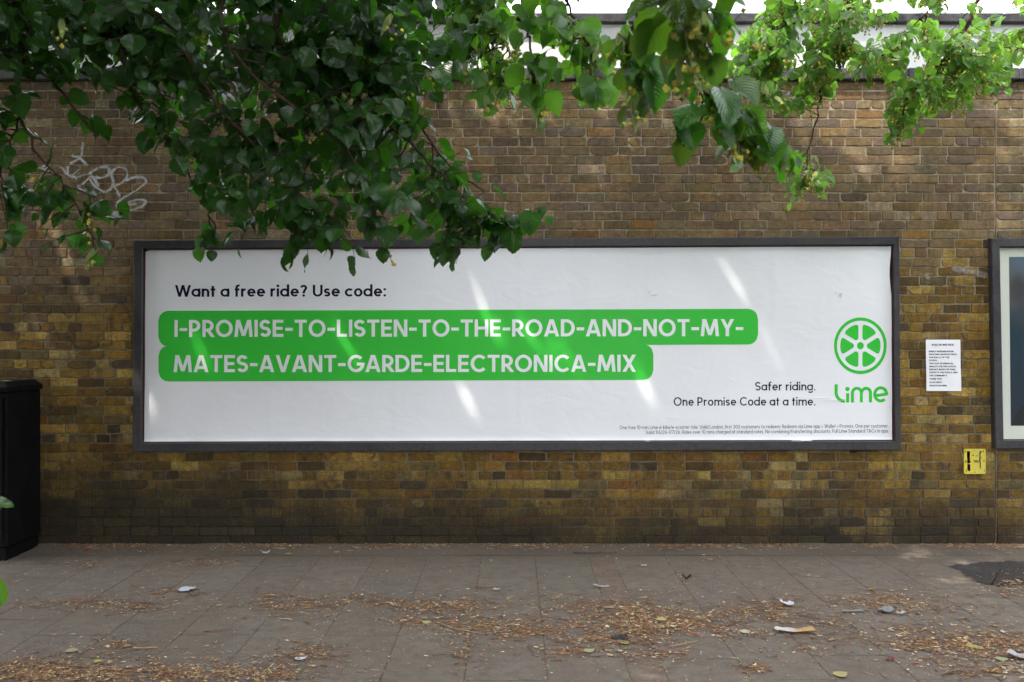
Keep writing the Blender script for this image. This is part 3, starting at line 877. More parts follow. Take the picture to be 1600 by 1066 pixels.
# wheel emblem
b = MB(); cx, cy, rx, ry = 1342, 540.4, 41, 44
def ell(r, a): return (cx + rx*r*math.cos(R(a)), cy - ry*r*math.sin(R(a)))
N = 96
o_ = [b.vert(poster_surf(*ell(1.0, 360*k/N), .0009)) for k in range(N)]; i_ = [b.vert(poster_surf(*ell(.885, 360*k/N), .0009)) for k in range(N)]
for k in range(N): b.face((o_[k], i_[k], i_[(k+1)%N], o_[(k+1)%N]))
b.poly([poster_surf(*ell(.13, 360*k/20), .0009) for k in range(20)][::-1])
for s in range(6):
    a0 = 60*s
    # rounded wedge: offset polygon from a spoke gap, corners rounded
    ri, ro, gap = .25, .765, .075
    def corner(r, sgn):
        da = math.degrees(math.asin(min(.95, gap/r))); return a0 + sgn*(30 - da)
    raw = []
    A = [corner(ro, -1) + (corner(ro, 1)-corner(ro, -1))*k/12 for k in range(13)]
    outer = [Vector((ro*math.cos(R(a)), ro*math.sin(R(a)))) for a in A]
    inner = [Vector((ri*math.cos(R(a)), ri*math.sin(R(a)))) for a in (corner(ri, 1), corner(ri, -1))]
    poly = outer + inner
    # round corners by quadratic blends
    def blend(p0, p1, p2, r):
        a = p1 + (p0-p1).normalized()*r; c = p1 + (p2-p1).normalized()*r
        return [a*(1-t)**2 + p1*2*t*(1-t) + c*t*t for t in (0, .25, .5, .75, 1)]
    res = []; n = len(poly)
    for k in range(n):
        if k in (0, 12): 
            nb = poly[(k+3) % n] if k == 0 else poly[k-3]
            res += blend(poly[k-1], poly[k], nb, .11) if k == 0 else blend(nb, poly[k], poly[k+1], .11)
        elif k in (13, 14): res += blend(poly[k-1], poly[k], poly[(k+1) % n], .055)
        elif k in (1, 11): continue
        else: res.append(poly[k])
    b.poly([poster_surf(cx + rx*q.x, cy - ry*q.y, .0009) for q in res][::-1])
b.build('wheel_emblem', M['green'], poster)
# custom wordmark strokes
def Z7(x, y): return (1270 + x*.1594, 480 + y*.1594)
b = MB()
def wm(pts, wd, e):
    q = [Z7(*p) for p in pts]
    stroke_quads(b, [(p[0], -p[1]) for p in q], wd, lambda v: poster_surf(v[0], -v[1], e))
wm([(216,755),(216,835)] + [(216 + 80 - 80*math.cos(R(a)), 835 + 85*math.sin(R(a))) for a in range(10, 91, 10)] + [(300,920)], 4.9, .0009)
wm([(328,842),(328,934)], 4.9, .00096)
wm([(375,934),(375,838)] + [(418 - 43*math.cos(R(a)), 836 - 42*math.sin(R(a))) for a in range(10, 180, 17)] + [(462,838),(462,932)], 4.7, .00102)
wm([(466,836)] + [(508 - 43*math.cos(R(a)), 836 - 42*math.sin(R(a))) for a in range(10, 180, 17)] + [(551,838),(551,932)], 4.7, .00108)
wm([(592,868),(706,850)] + [(650 + 58*math.cos(R(a)), 853 - 64*math.sin(R(a))) for a in range(4, 318, 14)], 4.7, .00114)
c0 = Z7(326, 801); b.poly([poster_surf(c0[0] + 3.5*math.cos(2*math.pi*k/16), c0[1] + 3.5*math.sin(2*math.pi*k/16), .0009) for k in range(16)])
b.build('wordmark', M['green'], poster)

b = MB()
for cxp, cyp, w_, h_ in ((1020,463,9,3),(1014,458,3,4),(1311,463,6,7),(1304,459,5,2),(1278,622,26,.7),(1300,626,30,.7),(1052,653,16,.7),(693,618,2,2),(1092,688,40,2.2),(830,689,60,2.0),(560,690,50,1.6),(1300,687,50,1.8)):
    for _ in range(3):
        x0 = cxp + rnd.uniform(-.4, .4)*w_; y0 = cyp + rnd.uniform(-.5, .5)*h_
        p0 = poster_surf(x0 - w_/2, y0 + rnd.uniform(-.3, .3)*h_, .0012); p1 = poster_surf(x0 + w_/2, y0 + rnd.uniform(-.3, .3)*h_, .0012)
        p2 = poster_surf(x0 + w_*.3, y0 - h_*.5, .006); p3 = poster_surf(x0 - w_*.25, y0 - h_*.4, .005)
        b.poly((p0, p1, p2, p3))
b.build('torn_flap', M['paper'], poster)
# ---- second board at the right edge
pb = empty('poster_case', (WX(1700), 0, WZ(690)))
tag(pb, 'grey framed poster case cut off at the right edge of the picture', 'poster case')
frame_mesh('frame', [(1543,374),(1990,373),(1992,698),(1549,700)], [(1556,387),(1977,386),(1979,686),(1562,687)], pb)
b = MB(); b.box((WX(1552), -.016, WZ(693)), (WX(1985), -.0038, WZ(380))); b.build('backing_board', M['blackpaint'], pb)
M['cream'] = m_paper('cream_mount_paper', (.55, .58, .50))
def flat_surf(px, py, e=0.0):
    x, z = WX(px), WZ(py); return (x, -.022 - .0015*mnoise.noise(Vector((x*3, 4, z*3))) - e, z)
def flat_grid(b, c4, n, m, e):
    ids = []
    for j in range(m+1):
        v = j/m
        for i in range(n+1):
            u = i/n
            px = (c4[0][0]*(1-u)+c4[1][0]*u)*(1-v) + (c4[3][0]*(1-u)+c4[2][0]*u)*v
            py = (c4[0][1]*(1-u)+c4[1][1]*u)*(1-v) + (c4[3][1]*(1-u)+c4[2][1]*u)*v
            ids.append(b.vert(flat_surf(px, py, e)))
    for j in range(m):
        for i in range(n):
            a = j*(n+1)+i; b.face((a, a+n+1, a+n+2, a+1))
b = MB(); flat_grid(b, [(1557,388),(1976,387),(1978,685),(1561,686)], 40, 20, 0)
ps = b.build('poster', M['cream'], pb)
def m_print():
    t = NT('printed_portrait'); p = t.pos(); X = t.xyz(p)
    n = t.noise(p, 3.5, 3, .5)
    z = t.math('ADD', X[2], t.math('MULTIPLY', t.math('SUBTRACT', n, .5), .35))
    c = t.mix(t.ramp(z, 1.75, 2.05), (.014, .036, .050), (.085, .088, .085))
    c = t.mix(t.ramp(z, 2.15, 2.35), c, (.085, .125, .165))
    c = t.mix(t.ramp(z, 1.25, 1.6, 1, 0), c, (.012, .022, .035))
    for cxp, cyp, r, col in ((1588, 452, .085, (.045, .045, .05)), (1640, 500, .26, (.035, .03, .045)), (1720, 445, .20, (.03, .025, .022)), (1722, 462, .13, (.30, .19, .14)), (1730, 600, .30, (.04, .05, .07)), (1850, 560, .25, (.10, .11, .10))):
        dx = t.math('SUBTRACT', X[0], WX(cxp)); dz = t.math('SUBTRACT', X[2], WZ(cyp))
        dd = t.math('SQRT', t.math('ADD', t.math('MULTIPLY', dx, dx), t.math('MULTIPLY', t.math('MULTIPLY', dz, dz), .45)))
        c = t.mix(t.ramp(dd, r*.45, r*1.15, .9, 0), c, col)
    return t.done(t.bsdf(c, .3, .5))
b = MB(); flat_grid(b, [(1574,402),(1960,401),(1962,664),(1577,665)], 20, 20, .0008); pic = b.build('printed_picture', m_print(), ps)
def blob(name, cxp, cyp, rxp, ryp, col, e, pw=2):
    b = MB(); b.poly([flat_surf(max(1576.5, cxp + rxp*math.copysign(abs(math.cos(t))**(2/pw), math.cos(t))), min(664, cyp + ryp*math.copysign(abs(math.sin(t))**(2/pw), math.sin(t))), e) for t in [2*math.pi*k/28 for k in range(28)]][::-1])
    return b.build(name, m_simple(name + '_print', col, .35, .5, 8, .25, .0), pic)
blob('printed_dark_shape', 1640, 670, 62, 52, (.010, .010, .012), .0021)  # black shape printed at the foot of the picture

# ---- polite notice
no = empty('paper_notice', (WX(1472), 0, WZ(571)))
tag(no, 'small white paper notice on the bricks beside the big billboard', 'notice')
def note_surf(px, py, e=0.0):
    x, z = WX(px), WZ(py); return (x, -.010 - .003*mnoise.noise(Vector((x*7, 4, z*6))) - e, z)
b = MB(); b.smooth = True; ids = []
q4 = [(1445.5,531),(1499.5,531.3),(1501,611.3),(1446.5,611)]
for j in range(13):
    for i in range(9):
        u, v = i/8, j/12
        px = (q4[0][0]*(1-u)+q4[1][0]*u)*(1-v) + (q4[3][0]*(1-u)+q4[2][0]*u)*v; py = q4[0][1]*(1-v) + q4[3][1]*v
        ids.append(b.vert(note_surf(px, py)))
for j in range(12):
    for i in range(8):
        a = j*9+i; b.face((a, a+9, a+10, a+1))
sheet_o = b.build('sheet', M['paper'], no)
b = MB()
lines = [('POLITE NOTICE', 1455, 1489, 540.4, 3.0), ('KINDLY REFRAIN FROM', 1450.2, 1488.5, 550.4, 2.35), ('SPRAYING GRAFFITI ONTO', 1450.3, 1494, 555.0, 2.35), ('THE WALLS OF THE', 1450.5, 1482, 559.7, 2.35), ('SCHOOL.', 1450.6, 1464, 564.3, 2.35),
 ('THE COST OF REMOVAL,', 1450.7, 1489.5, 569.2, 2.35), ('IMPACTS ON THE SCHOOL', 1450.8, 1493.2, 573.9, 2.35), ('BUDGET WHICH IN TURN,', 1450.9, 1492.2, 578.5, 2.35), ('AFFECTS THE PUPILS AND', 1451, 1495, 583.2, 2.35), ('THE COMMUNITY.', 1451, 1479.5, 588, 2.35),
 ('THANK YOU.', 1451, 1471, 593.2, 2.35), ('ALLECUNOT', 1451.1, 1470.6, 598.6, 2.35), ('(HEADTEACHER)', 1451.2, 1478.2, 603.7, 2.35)]
for s, a, c, bl_, cap in lines: write(b, s, a, c, bl_, cap, .23, note_surf, 0, .0008)
b.build('lettering', M['ink'], sheet_o)

# ---- yellow plate
yp = empty('wall_plate', (WX(1522), 0, WZ(721)))
tag(yp, 'small yellow plate with worn black marks under the paper notice', 'plate')
cxp, czp = WX(1522), WZ(721); hw, hh_ = .088, .102
def plate_outline(y, k=1.0):
    pts = []
    for sx, sz, a in ((1,1,0),(-1,1,90),(-1,-1,180),(1,-1,270)):
        for q in range(5):
            t = R(a + 22.5*q); pts.append((cxp + sx*(hw*k-.012) + .012*math.cos(t), y, czp + sz*(hh_*k-.012) + .012*math.sin(t)))
    return pts
b = MB(); f0 = [b.vert(p) for p in plate_outline(-.004)]; f1 = [b.vert(p) for p in plate_outline(-.0115)]; f2 = [b.vert(p) for p in plate_outline(-.0130, .98)]
n = len(f0)
for i in range(n):
    j = (i+1) % n; b.face((f0[i], f0[j], f1[j], f1[i])[::-1]); b.face((f1[i], f1[j], f2[j], f2[i])[::-1])
b.face(f2[::-1]); b.face(f0)
b.build('plate', M['yellow'], yp)
b = MB()
def bar(x0, z0, x1, z1, y=-.0136):   # zoom-picture coordinates 0..977 x 0..1066 over px 1495..1550
    a = WX(1495 + x0*.0563); c = WX(1495 + x1*.0563); e = WZ(690 + z0*.0563); f = WZ(690 + z1*.0563)
    j = lambda: rnd.uniform(-.001, .001)
    b.poly(((a+j(), y, f+j()), (c+j(), y, f+j()), (c+j(), y, e+j()), (a+j(), y, e+j())))
for q in ((258,262,345,470),(268,480,345,600),(270,620,350,780),(600,300,630,560),(612,560,640,760),(270,270,330,460),(275,470,335,590),(345,540,370,580),(275,630,330,760),(290,760,352,815),(605,262,672,300),(605,310,622,470),(628,330,640,360),(660,410,672,470),(615,590,632,660),
          (205,245,222,310),(705,230,722,300),(215,515,240,580),(715,500,738,565),(230,790,245,850),(733,770,748,830),(450,230,475,258),(465,830,492,855),
          (390,360,440,380),(415,380,445,405),(500,380,520,415),(540,380,560,410)): bar(*q)
yl = lambda px, py, e=0.0: (WX(px), -.0136 - e, WZ(py))
write(b, 'TRC', 1519.3, 1528.6, 722.6, 3.8, .26, yl)
b.build('black_marks', M['blackpaint'], yp)

# ------------------------------------------------------------------ black street cabinet at the left edge
cb = empty('street_cabinet', (-4.35, -.28, 0))
tag(cb, 'black metal street cabinet standing against the wall at the left edge', 'cabinet')
cx0, cx1, cy0, cy1 = -4.95, -3.805, -.52, -.05
b = MB(); b.box((cx0 + .02, cy0 + .02, -.02), (cx1 - .02, cy1 - .005, .10), .006); b.build('plinth', M['black'], cb)
b = MB(); b.box((cx0, cy0, .101), (cx1, cy1, 1.275), .012); b.build('body', M['black'], cb)
b = MB()
lid = [(-.030, 1.276), (-.030, 1.305), (.02, 1.348), ]
v = []
for (e, z) in ((.008, 1.2765), (.008, 1.312), (-.035, 1.352)):
    v.append([b.vert(p) for p in ((cx0-e, cy0-e, z), (cx1+e, cy0-e, z), (cx1+e, cy1+min(e, .02), z), (cx0-e, cy1+min(e, .02), z))])
for k in range(2):
    for i in range(4):
        j = (i+1) % 4; b.face((v[k][i], v[k][j], v[k+1][j], v[k+1][i]))
b.face(v[2]); b.face(v[0][::-1]); b.build('lid', M['black'], cb)
for sx0, sx1, hx in ((cx0+.03, (cx0+cx1)/2-.004, (cx0+cx1)/2-.05), ((cx0+cx1)/2+.004, cx1-.03, (cx0+cx1)/2+.05)):
    b = MB(); b.box((sx0, cy0-.012, .14), (sx1, cy0-.0005, 1.24), .004)
    for k in range(6): b.box((sx0+.12, cy0-.016, 1.05+k*.022), (sx1-.12, cy0-.0115, 1.06+k*.022), .001)
    dr = b.build('door', M['black'], cb)
    b = MB(); b.box((hx-.012, cy0-.032, .66), (hx+.012, cy0-.0125, .80), .006); b.cyl((hx, cy0-.016, .62), (0,1,0), .012, .012); b.build('handle', M['steel'], dr)

# ------------------------------------------------------------------ trees
def leaf_templates(n=14):
    out = []
    ts = np.array([0, .05, .14, .25, .36, .47, .58, .68, .77, .85, .92, .965, 1.0])
    ws = np.array([.06, .30, .46, .515, .52, .49, .43, .36, .275, .19, .10, .045, 0.0])
    r = np.random.default_rng(3)
    for k in range(n):
        fold = r.uniform(.05, .75); curl = r.uniform(-.05, .5); wav = r.uniform(.01, .07); tw = r.uniform(-.25, .25); ph = r.uniform(0, 6)
        asym = r.uniform(-.03, .03)
        V = []; U = []
        for i, (t, wd) in enumerate(zip(ts, ws)):
            tooth = .018*(1 if i % 2 else -1) if 1 < i < 11 else 0
            for s in (-1, -.5, 0, .5, 1):
                wl = wd + tooth*abs(s) + asym*s*wd
                x = s*wl
                y = t - (.10*abs(s)*(1 - t/.2) if t < .2 else 0)*1.0
                z = fold*abs(x)*.8 - .35*fold*x*x*2 - curl*t*t + wav*math.sin(ph + t*7 + s*2)*abs(s) + tw*x*t
                V.append((x, y, z)); U.append((s, t))
        out.append((np.array(V), np.array(U)))
    Fq = []
    for i in range(len(ts)-1):
        for j in range(4):
            a = i*5+j; Fq.append((a, a+1, a+6, a+5))
    return out, np.array(Fq)
LT, LF = leaf_templates()
class Foliage:
    def __init__(s): s.p = []; s.d = []; s.n = []; s.s = []; s.t = []
    def add(s, p, d, n, size, tint): s.p.append(p); s.d.append(d); s.n.append(n); s.s.append(size); s.t.append(tint)
    def build(s, name, mat, parent, sq=1.0):
        p = np.array(s.p); d = np.array(s.d); n = np.array(s.n); sz = np.array(s.s); tn = np.array(s.t)
        d /= np.linalg.norm(d, axis=1)[:, None]
        n = n - d*np.sum(n*d, axis=1)[:, None]; n /= np.maximum(1e-6, np.linalg.norm(n, axis=1))[:, None]
        x = np.cross(d, n)
        k = nrng.integers(0, len(LT), len(p))
        TV = np.array([q[0] for q in LT]); TU = LT[0][1]
        loc = TV[k]*sz[:, None, None]*np.array([sq, 1, sq])
        W = p[:, None, :] + loc[:, :, 0:1]*x[:, None, :] + loc[:, :, 1:2]*d[:, None, :] + loc[:, :, 2:3]*n[:, None, :]
        nv = TV.shape[1]
        Fa = (LF[None] + (np.arange(len(p))*nv)[:, None, None]).reshape(-1, 4)
        tint = np.repeat(tn, nv, axis=0); luv = np.tile(TU, (len(p), 1))
        return np_mesh(name, W.reshape(-1, 3), Fa, mat, parent, tint=tint, luv=luv)
UPV = Vector((0, 0, 1))
def rvec(s): return Vector((rnd.gauss(0, s), rnd.gauss(0, s), rnd.gauss(0, s)))
def smooth_poly(pts, k=6):
    out = []
    for i in range(len(pts)-1):
        p0 = pts[max(i-1, 0)]; p1 = pts[i]; p2 = pts[i+1]; p3 = pts[min(i+2, len(pts)-1)]
        for j in range(k):
            t = j/k
            out.append(.5*((2*p1) + (-p0+p2)*t + (2*p0-5*p1+4*p2-p3)*t*t + (-p0+3*p1-3*p2+p3)*t**3))
    out.append(pts[-1]); return out
class Bough:
    def __init__(s, size, face=.3, flowers=.0, droop=.75):
        s.tw = MB(); s.fo = Foliage(); s.br = Foliage(); s.fl = MB(); s.pts = []; s.size = size; s.face = face; s.fp = flowers; s.droop = droop
        s.tintf = lambda: (rnd.uniform(.75, 1.25),)*3
    def main(s, pl, r0, r1):
        pts = smooth_poly([P(*q) for q in pl])
        n = len(pts)
        pts = [p + rvec(.004) for p in pts]
        s.tw.tube(pts, [r0 + (r1-r0)*i/(n-1) for i in range(n)], 7)
        s.pts += pts
        return pts
    def flower(s, base):
        hang = (Vector((0, 0, -1)) + rvec(.25)).normalized()
        L = rnd.uniform(.045, .07); bl = rnd.uniform(.065, .085)
        side = rvec(1).normalized()
        s.br.add(base, (hang + rvec(.35)), rvec(1) + Vector((0, -.6, .3)), bl, (rnd.uniform(.8, 1.2),)*3)
        j = base + hang*L*.55
        s.tw.tube([base, j], .0007, 3, False)
        for k in range(rnd.randint(4, 7)):
            q = j + (hang*rnd.uniform(.5, 1.1) + rvec(.45))*.030
            s.tw.tube([j, q], .0005, 3, False)
            rr = rnd.uniform(.005, .0085)
            c = rnd.uniform(.8, 1.15); s.fl.cur = (.46*c, .42*c, .07*c)
            if rnd.random() < .3: s.fl.cur = (.22*c, .29*c, .08*c)
            # ragged little pompom: two crossed jittered octahedra
            for _ in range(2):
                ax = [rvec(1).normalized() for _ in range(1)][0]; b1 = ax.cross(UPV).normalized(); b2 = ax.cross(b1)
                vs = [s.fl.vert(q + v*rr*rnd.uniform(.7, 1.3)) for v in (ax, -ax, b1, -b1, b2, -b2)]
                for f in ((0,2,4),(0,4,3),(0,3,5),(0,5,2),(1,4,2),(1,3,4),(1,5,3),(1,2,5)): s.fl.face([vs[i] for i in f])
    def leaf(s, p, pet_dir, size):
        L = size*rnd.uniform(.4, .6)
        q = p + pet_dir*L
        s.tw.tube([p, p + pet_dir*L*.5 + Vector((0, 0, .004)), q], .0009, 3, False)
        d = (pet_dir*.55 + Vector((0, 0, -1))*(s.droop*rnd.uniform(.6, 1.3)) + rvec(.30)).normalized()
        n = UPV*.75 + Vector((pet_dir.x, pet_dir.y, 0))*.55 + Vector((0, -1, 0))*s.face + rvec(.55)
        t = s.tintf()
        s.fo.add(q, d, n, size, t)
    def twig(s, tip, start=None, spacing=.040, leafy=.6, maxlen=.75, sag=.10):
        tip = Vector(tip)
        if start is None:
            best, bc = None, 1e9
            for p in s.pts:
                dd = (p - tip).length
                c = dd + .7*max(0, tip.z - p.z) + rnd.uniform(0, .08)
                if dd < .06: c += .1
                if c < bc: bc, best = c, p
            start = best
        L = (tip - start).length
        ctl = start.lerp(tip, .5) + UPV*L*sag + rvec(.05*L)
        n = max(5, int(L/.03))
        pts = [start*(1-t)**2 + ctl*2*t*(1-t) + tip*t*t for t in [i/n for i in range(n+1)]]
        pts = [p + rvec(.0022) for p in pts]
        s.tw.tube(pts, [.0028*(1-i/n) + .0009 for i in range(n+1)], 4)
        run = min(L*.92, leafy); m = max(3, int(run/spacing)); sgn = rnd.choice((-1, 1))
        for k in range(m):
            t = 1 - (k/m)*run/max(L, 1e-3)
            i = min(n, max(1, int(t*n))); p = pts[i]
            tg = (pts[i] - pts[i-1]).normalized()
            side = tg.cross(UPV)
            if side.length < .1: side = Vector((1, 0, 0))
            side.normalize(); sgn = -sgn
            sz = s.size*rnd.choice((rnd.uniform(.5, .85), rnd.uniform(.8, 1.22), rnd.uniform(.85, 1.22)))*(.8 if k == 0 else 1)
            pd = (tg*.5 + side*sgn*(0 if k == 0 else .85) + UPV*rnd.uniform(-.25, .25) + rvec(.2)).normalized()
            s.leaf(p, pd, sz)
            if rnd.random() < s.fp: s.flower(p)
        return pts
    def build(s, parent, leafmat, branchname='branch', folname='foliage', label=None):
        o = s.tw.build(branchname, M['twig'], parent, True)
        o2 = s.fo.build(folname, leafmat, parent)
        if label: o2['label'] = label
        if s.br.p:
            bo = s.br.build('bracts', M['bract'], parent, .30)
            # bracts are narrow straps: squeeze handled by their template
            s.fl.build('blossom', M['flower'], parent)
        return o2
def in_poly(x, y, poly):
    c = False; n = len(poly)
    for i in range(n):
        x1, y1 = poly[i]; x2, y2 = poly[(i+1) % n]
        if (y1 > y) != (y2 > y) and x < (x2-x1)*(y-y1)/(y2-y1) + x1: c = not c
    return c
def sample(poly, n, d0, d1):
    xs = [q[0] for q in poly]; ys = [q[1] for q in poly]; out = []
    while len(out) < n:
        x, y = rnd.uniform(min(xs), max(xs)), rnd.uniform(min(ys), max(ys))
        if in_poly(x, y, poly): out.append((x, y, rnd.uniform(d0, d1)))
    return out

TREE1 = Vector((-2.55, -4.1, 0))
t1 = empty('lime_tree', TREE1)
tag(t1, 'leafy lime tree overhanging from the upper left with dark drooping boughs', 'tree')
TREE2 = Vector((5.6, -3.0, 0))
t2 = empty('lime_tree', TREE2)
tag(t2, 'lime tree reaching in at the upper right with pale sunlit blossoming leaves', 'tree')

# -- dark left bough
B = Bough(.067, face=.0, flowers=.03)
B.main([(-420,-520,3.1),(-150,-200,3.05),(3,6,3.0),(25,56,3.05),(45,85,3.1),(70,113,3.1),(110,160,3.1),(150,215,3.15)], .012, .004)
B.main([(45,85,3.1),(30,121,3.1),(28,175,3.1),(17,231,3.1),(-5,285,3.1)], .006, .003)
B.main([(28,175,3.1),(60,240,3.1),(100,290,3.1),(135,350,3.15),(150,395,3.2)], .0045, .002)
B.main([(-420,-520,3.1),(100,-200,3.2),(425,-60,3.1),(428,50,3.1),(470,80,3.1),(512,106,3.1),(546,142,3.1),(600,190,3.1),(640,222,3.1),(700,285,3.05),(745,322,3.0),(800,350,3.0)], .016, .0025)
B.main([(100,-200,3.2),(420,-220,3.4),(584,-60,3.5),(584,20,3.5),(588,80,3.5),(600,120,3.4),(634,158,3.4),(662,205,3.4),(712,268,3.35),(760,300,3.3)], .012, .0025)
B.main([(100,-200,3.2),(240,-100,2.9),(280,60,2.9),(330,150,2.9),(400,230,2.9),(460,290,2.9),(500,330,2.95)], .010, .0025)
B.main([(100,-200,3.2),(160,-80,3.3),(190,80,3.3),(220,170,3.3),(270,230,3.3),(315,310,3.3),(340,360,3.3)], .009, .0025)
B.main([(420,-220,3.4),(700,-120,3.7),(745,-20,3.7),(760,60,3.7),(775,110,3.7)], .008, .0025)
B.main([(425,-60,3.1),(350,0,2.8),(370,90,2.8),(440,150,2.75),(520,210,2.75),(570,280,2.8)], .007, .0025)
# silhouette tips read from the photo
for q in ((318,395,3.3),(335,385,3.3),(372,385,3.0),(450,410,2.9),(470,395,2.9),(505,392,2.95),(553,400,2.9),(600,395,2.9),(632,370,3.0),(690,405,2.95),(708,418,2.95),(705,380,3.0),(765,385,3.0),
          (800,388,3.0),(850,362,3.0),(835,352,3.0),(760,320,3.0),(735,290,3.05),(720,262,3.1),(655,350,3.0),(580,350,2.9),(520,365,2.9),(412,370,3.1),(360,345,3.2),(330,405,3.2),(375,402,3.0),(455,422,2.9),(482,410,2.9),(510,405,2.9),(552,415,2.9),(600,405,2.9),(690,425,2.95),(712,435,2.95),(772,398,3.0),(802,400,3.0),(740,345,3.0),(770,352,3.0),(792,360,3.0),(816,366,3.0),(760,372,3.0),(722,350,3.0),(745,385,3.0),(690,395,3.0),(700,330,3.05),(715,310,3.05),(675,370,3.0)):
    B.twig(P(*q) + Vector((0, 0, .05)))
P1 = [(215,-60),(720,-60),(785,-10),(775,60),(690,110),(690,160),(650,190),(690,250),(740,315),(690,360),(600,355),(480,345),(400,345),(330,330),(300,270),(250,210),(215,130)]
for q in sample(P1, 275, 2.65, 3.8): B.twig(P(*q))
P1b = [(330,60),(560,60),(640,230),(600,330),(450,320),(350,250)]
for q in sample(P1b, 60, 2.7, 3.3): B.twig(P(*q))
P2 = [(-40,-60),(220,-60),(225,60),(160,95),(60,80),(-40,110)]
for q in sample([(-30,40),(240,40),(240,130),(120,135),(60,95),(-30,120)], 26, 2.8, 3.6): B.twig(P(*q), leafy=.4)
for q in sample(P2, 95, 2.7, 3.7): B.twig(P(*q))
P2b = [(-40,100),(70,110),(220,110),(240,190),(120,210),(60,180),(-30,250)]
for q in sample([(-40,-60),(800,-60),(780,40),(-40,50)], 70, 3.2, 4.2): B.twig(P(*q))
for q in sample([(110,25),(790,15),(780,105),(110,110)], 45, 3.3, 4.1): B.twig(P(*q), leafy=.4)
for q in sample(P2b, 16, 2.9, 3.3): B.twig(P(*q), leafy=.3)
for q in ((150,410,3.2),(138,385,3.2),(178,365,3.15),(172,340,3.15),(85,398,3.1),(78,375,3.1),(60,350,3.1),(40,335,3.1),(10,395,3.05),(12,375,3.05),(100,330,3.15),(130,320,3.15),(55,290,3.1),(35,300,3.1),(20,345,3.1),(75,245,3.1),(120,345,3.15),(150,215,3.2),(235,235,3.2)):
    B.twig(P(*q) + Vector((0, 0, .05)), leafy=.22)
def tf():
    g = rnd.lognormvariate(0, .28); yv = 1.5 if rnd.random() < .06 else rnd.uniform(.8, 1.15)
    return (min(2, g*yv), min(1.7, g*rnd.uniform(.9, 1.1)), g*rnd.uniform(.7, 1.1))
B.tintf = tf
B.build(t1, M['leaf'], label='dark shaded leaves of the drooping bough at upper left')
# -- brighter flowering sprays right of the dark bough, and the near spray in the top middle
B = Bough(.066, face=.25, flowers=.2)
B.main([(500,-300,3.4),(745,-60,3.3),(770,20,3.2),(790,70,3.2),(800,100,3.2)], .007, .002)
B.main([(620,-260,3.0),(800,-60,2.6),(812,30,2.55),(826,60,2.5),(832,110,2.45),(838,140,2.45)], .006, .002)
B.main([(800,-60,2.6),(870,-20,2.5),(905,40,2.45),(920,80,2.4),(925,130,2.4)], .005, .002)
for q in sample([(715,10),(790,-20),(790,150),(770,175),(735,160),(700,110)], 26, 3.0, 3.6): B.twig(P(*q), leafy=.3)
for q in ((775,165,3.1),(760,150,3.1),(788,140,3.1)): B.twig(P(*q), leafy=.2)
for q in ((815,85,2.45),(838,165,2.45),(828,145,2.45),(850,120,2.5),(845,60,2.5),(860,30,2.5),(880,10,2.4),(895,60,2.4),(868,95,2.45),(890,130,2.45),(850,5,2.6),(832,40,2.5),(910,95,2.4)): B.twig(P(*q) + Vector((0, 0, .04)), leafy=.15)
for q in ((835,185,2.45),(822,120,2.4),(858,165,2.5),(845,100,2.4),(868,60,2.4),(880,40,2.3),(905,75,2.4),(915,120,2.4),(900,150,2.4),(840,15,2.5),(815,50,2.5)): B.twig(P(*q) + Vector((0, 0, .03)), leafy=.14)
for q in ((925,150,2.35),(935,110,2.35),(950,90,2.35),(940,165,2.35)): B.twig(P(*q) + Vector((0, 0, .04)), leafy=.14)
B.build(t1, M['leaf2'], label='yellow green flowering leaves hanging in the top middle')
B = Bough(.070, face=.3, flowers=.22)
B.tintf = lambda: tuple(rnd.uniform(.55, 1.0)*q for q in (1, 1, .9))
B.main([(900,-400,1.7),(1000,-160,1.5),(1060,-20,1.5),(1075,60,1.55),(1090,120,1.75),(1115,160,1.85),(1150,195,1.95),(1185,228,2.0),(1215,250,2.0)], .007, .0015)
B.main([(1000,-160,1.5),(1000,0,1.9),(985,60,2.0),(990,110,2.0),(1000,150,2.0)], .004, .0015)
for q in ((1120,20,1.45),(1060,85,1.55),(1100,70,1.5),(1050,20,1.5)): B.twig(P(*q), leafy=.12, spacing=.03)
for q in ((1100,25,1.42),(1125,45,1.45),(1075,15,1.42),(1095,105,1.6),(1130,10,1.42)): B.twig(P(*q) + Vector((0, 0, .03)), leafy=.10, spacing=.035)
for q in ((1005,150,2.0),(990,190,2.0),(975,140,2.0),(1010,105,2.0),(1000,175,2.0),(985,125,2.0),(1015,130,2.0),(970,85,2.0)): B.twig(P(*q) + Vector((0, 0, .05)), leafy=.14)
for q in ((1115,225,1.85),(1095,215,1.85),(1150,235,1.9),(1175,255,1.95),(1110,170,1.8),(1160,205,1.9),(1195,240,1.95),(1240,270,2.0),(1085,240,1.85),(1105,190,1.85),(1140,215,1.9),(1165,245,1.95),(1185,225,1.95),(1225,258,2.0),(1205,262,2.0),(1130,170,1.85),(1080,140,1.7)): B.twig(P(*q) + Vector((0, 0, .045)), leafy=.12)
B.build(t1, M['leaf2'], label='large near leaves with yellow flowers trailing down at top centre')
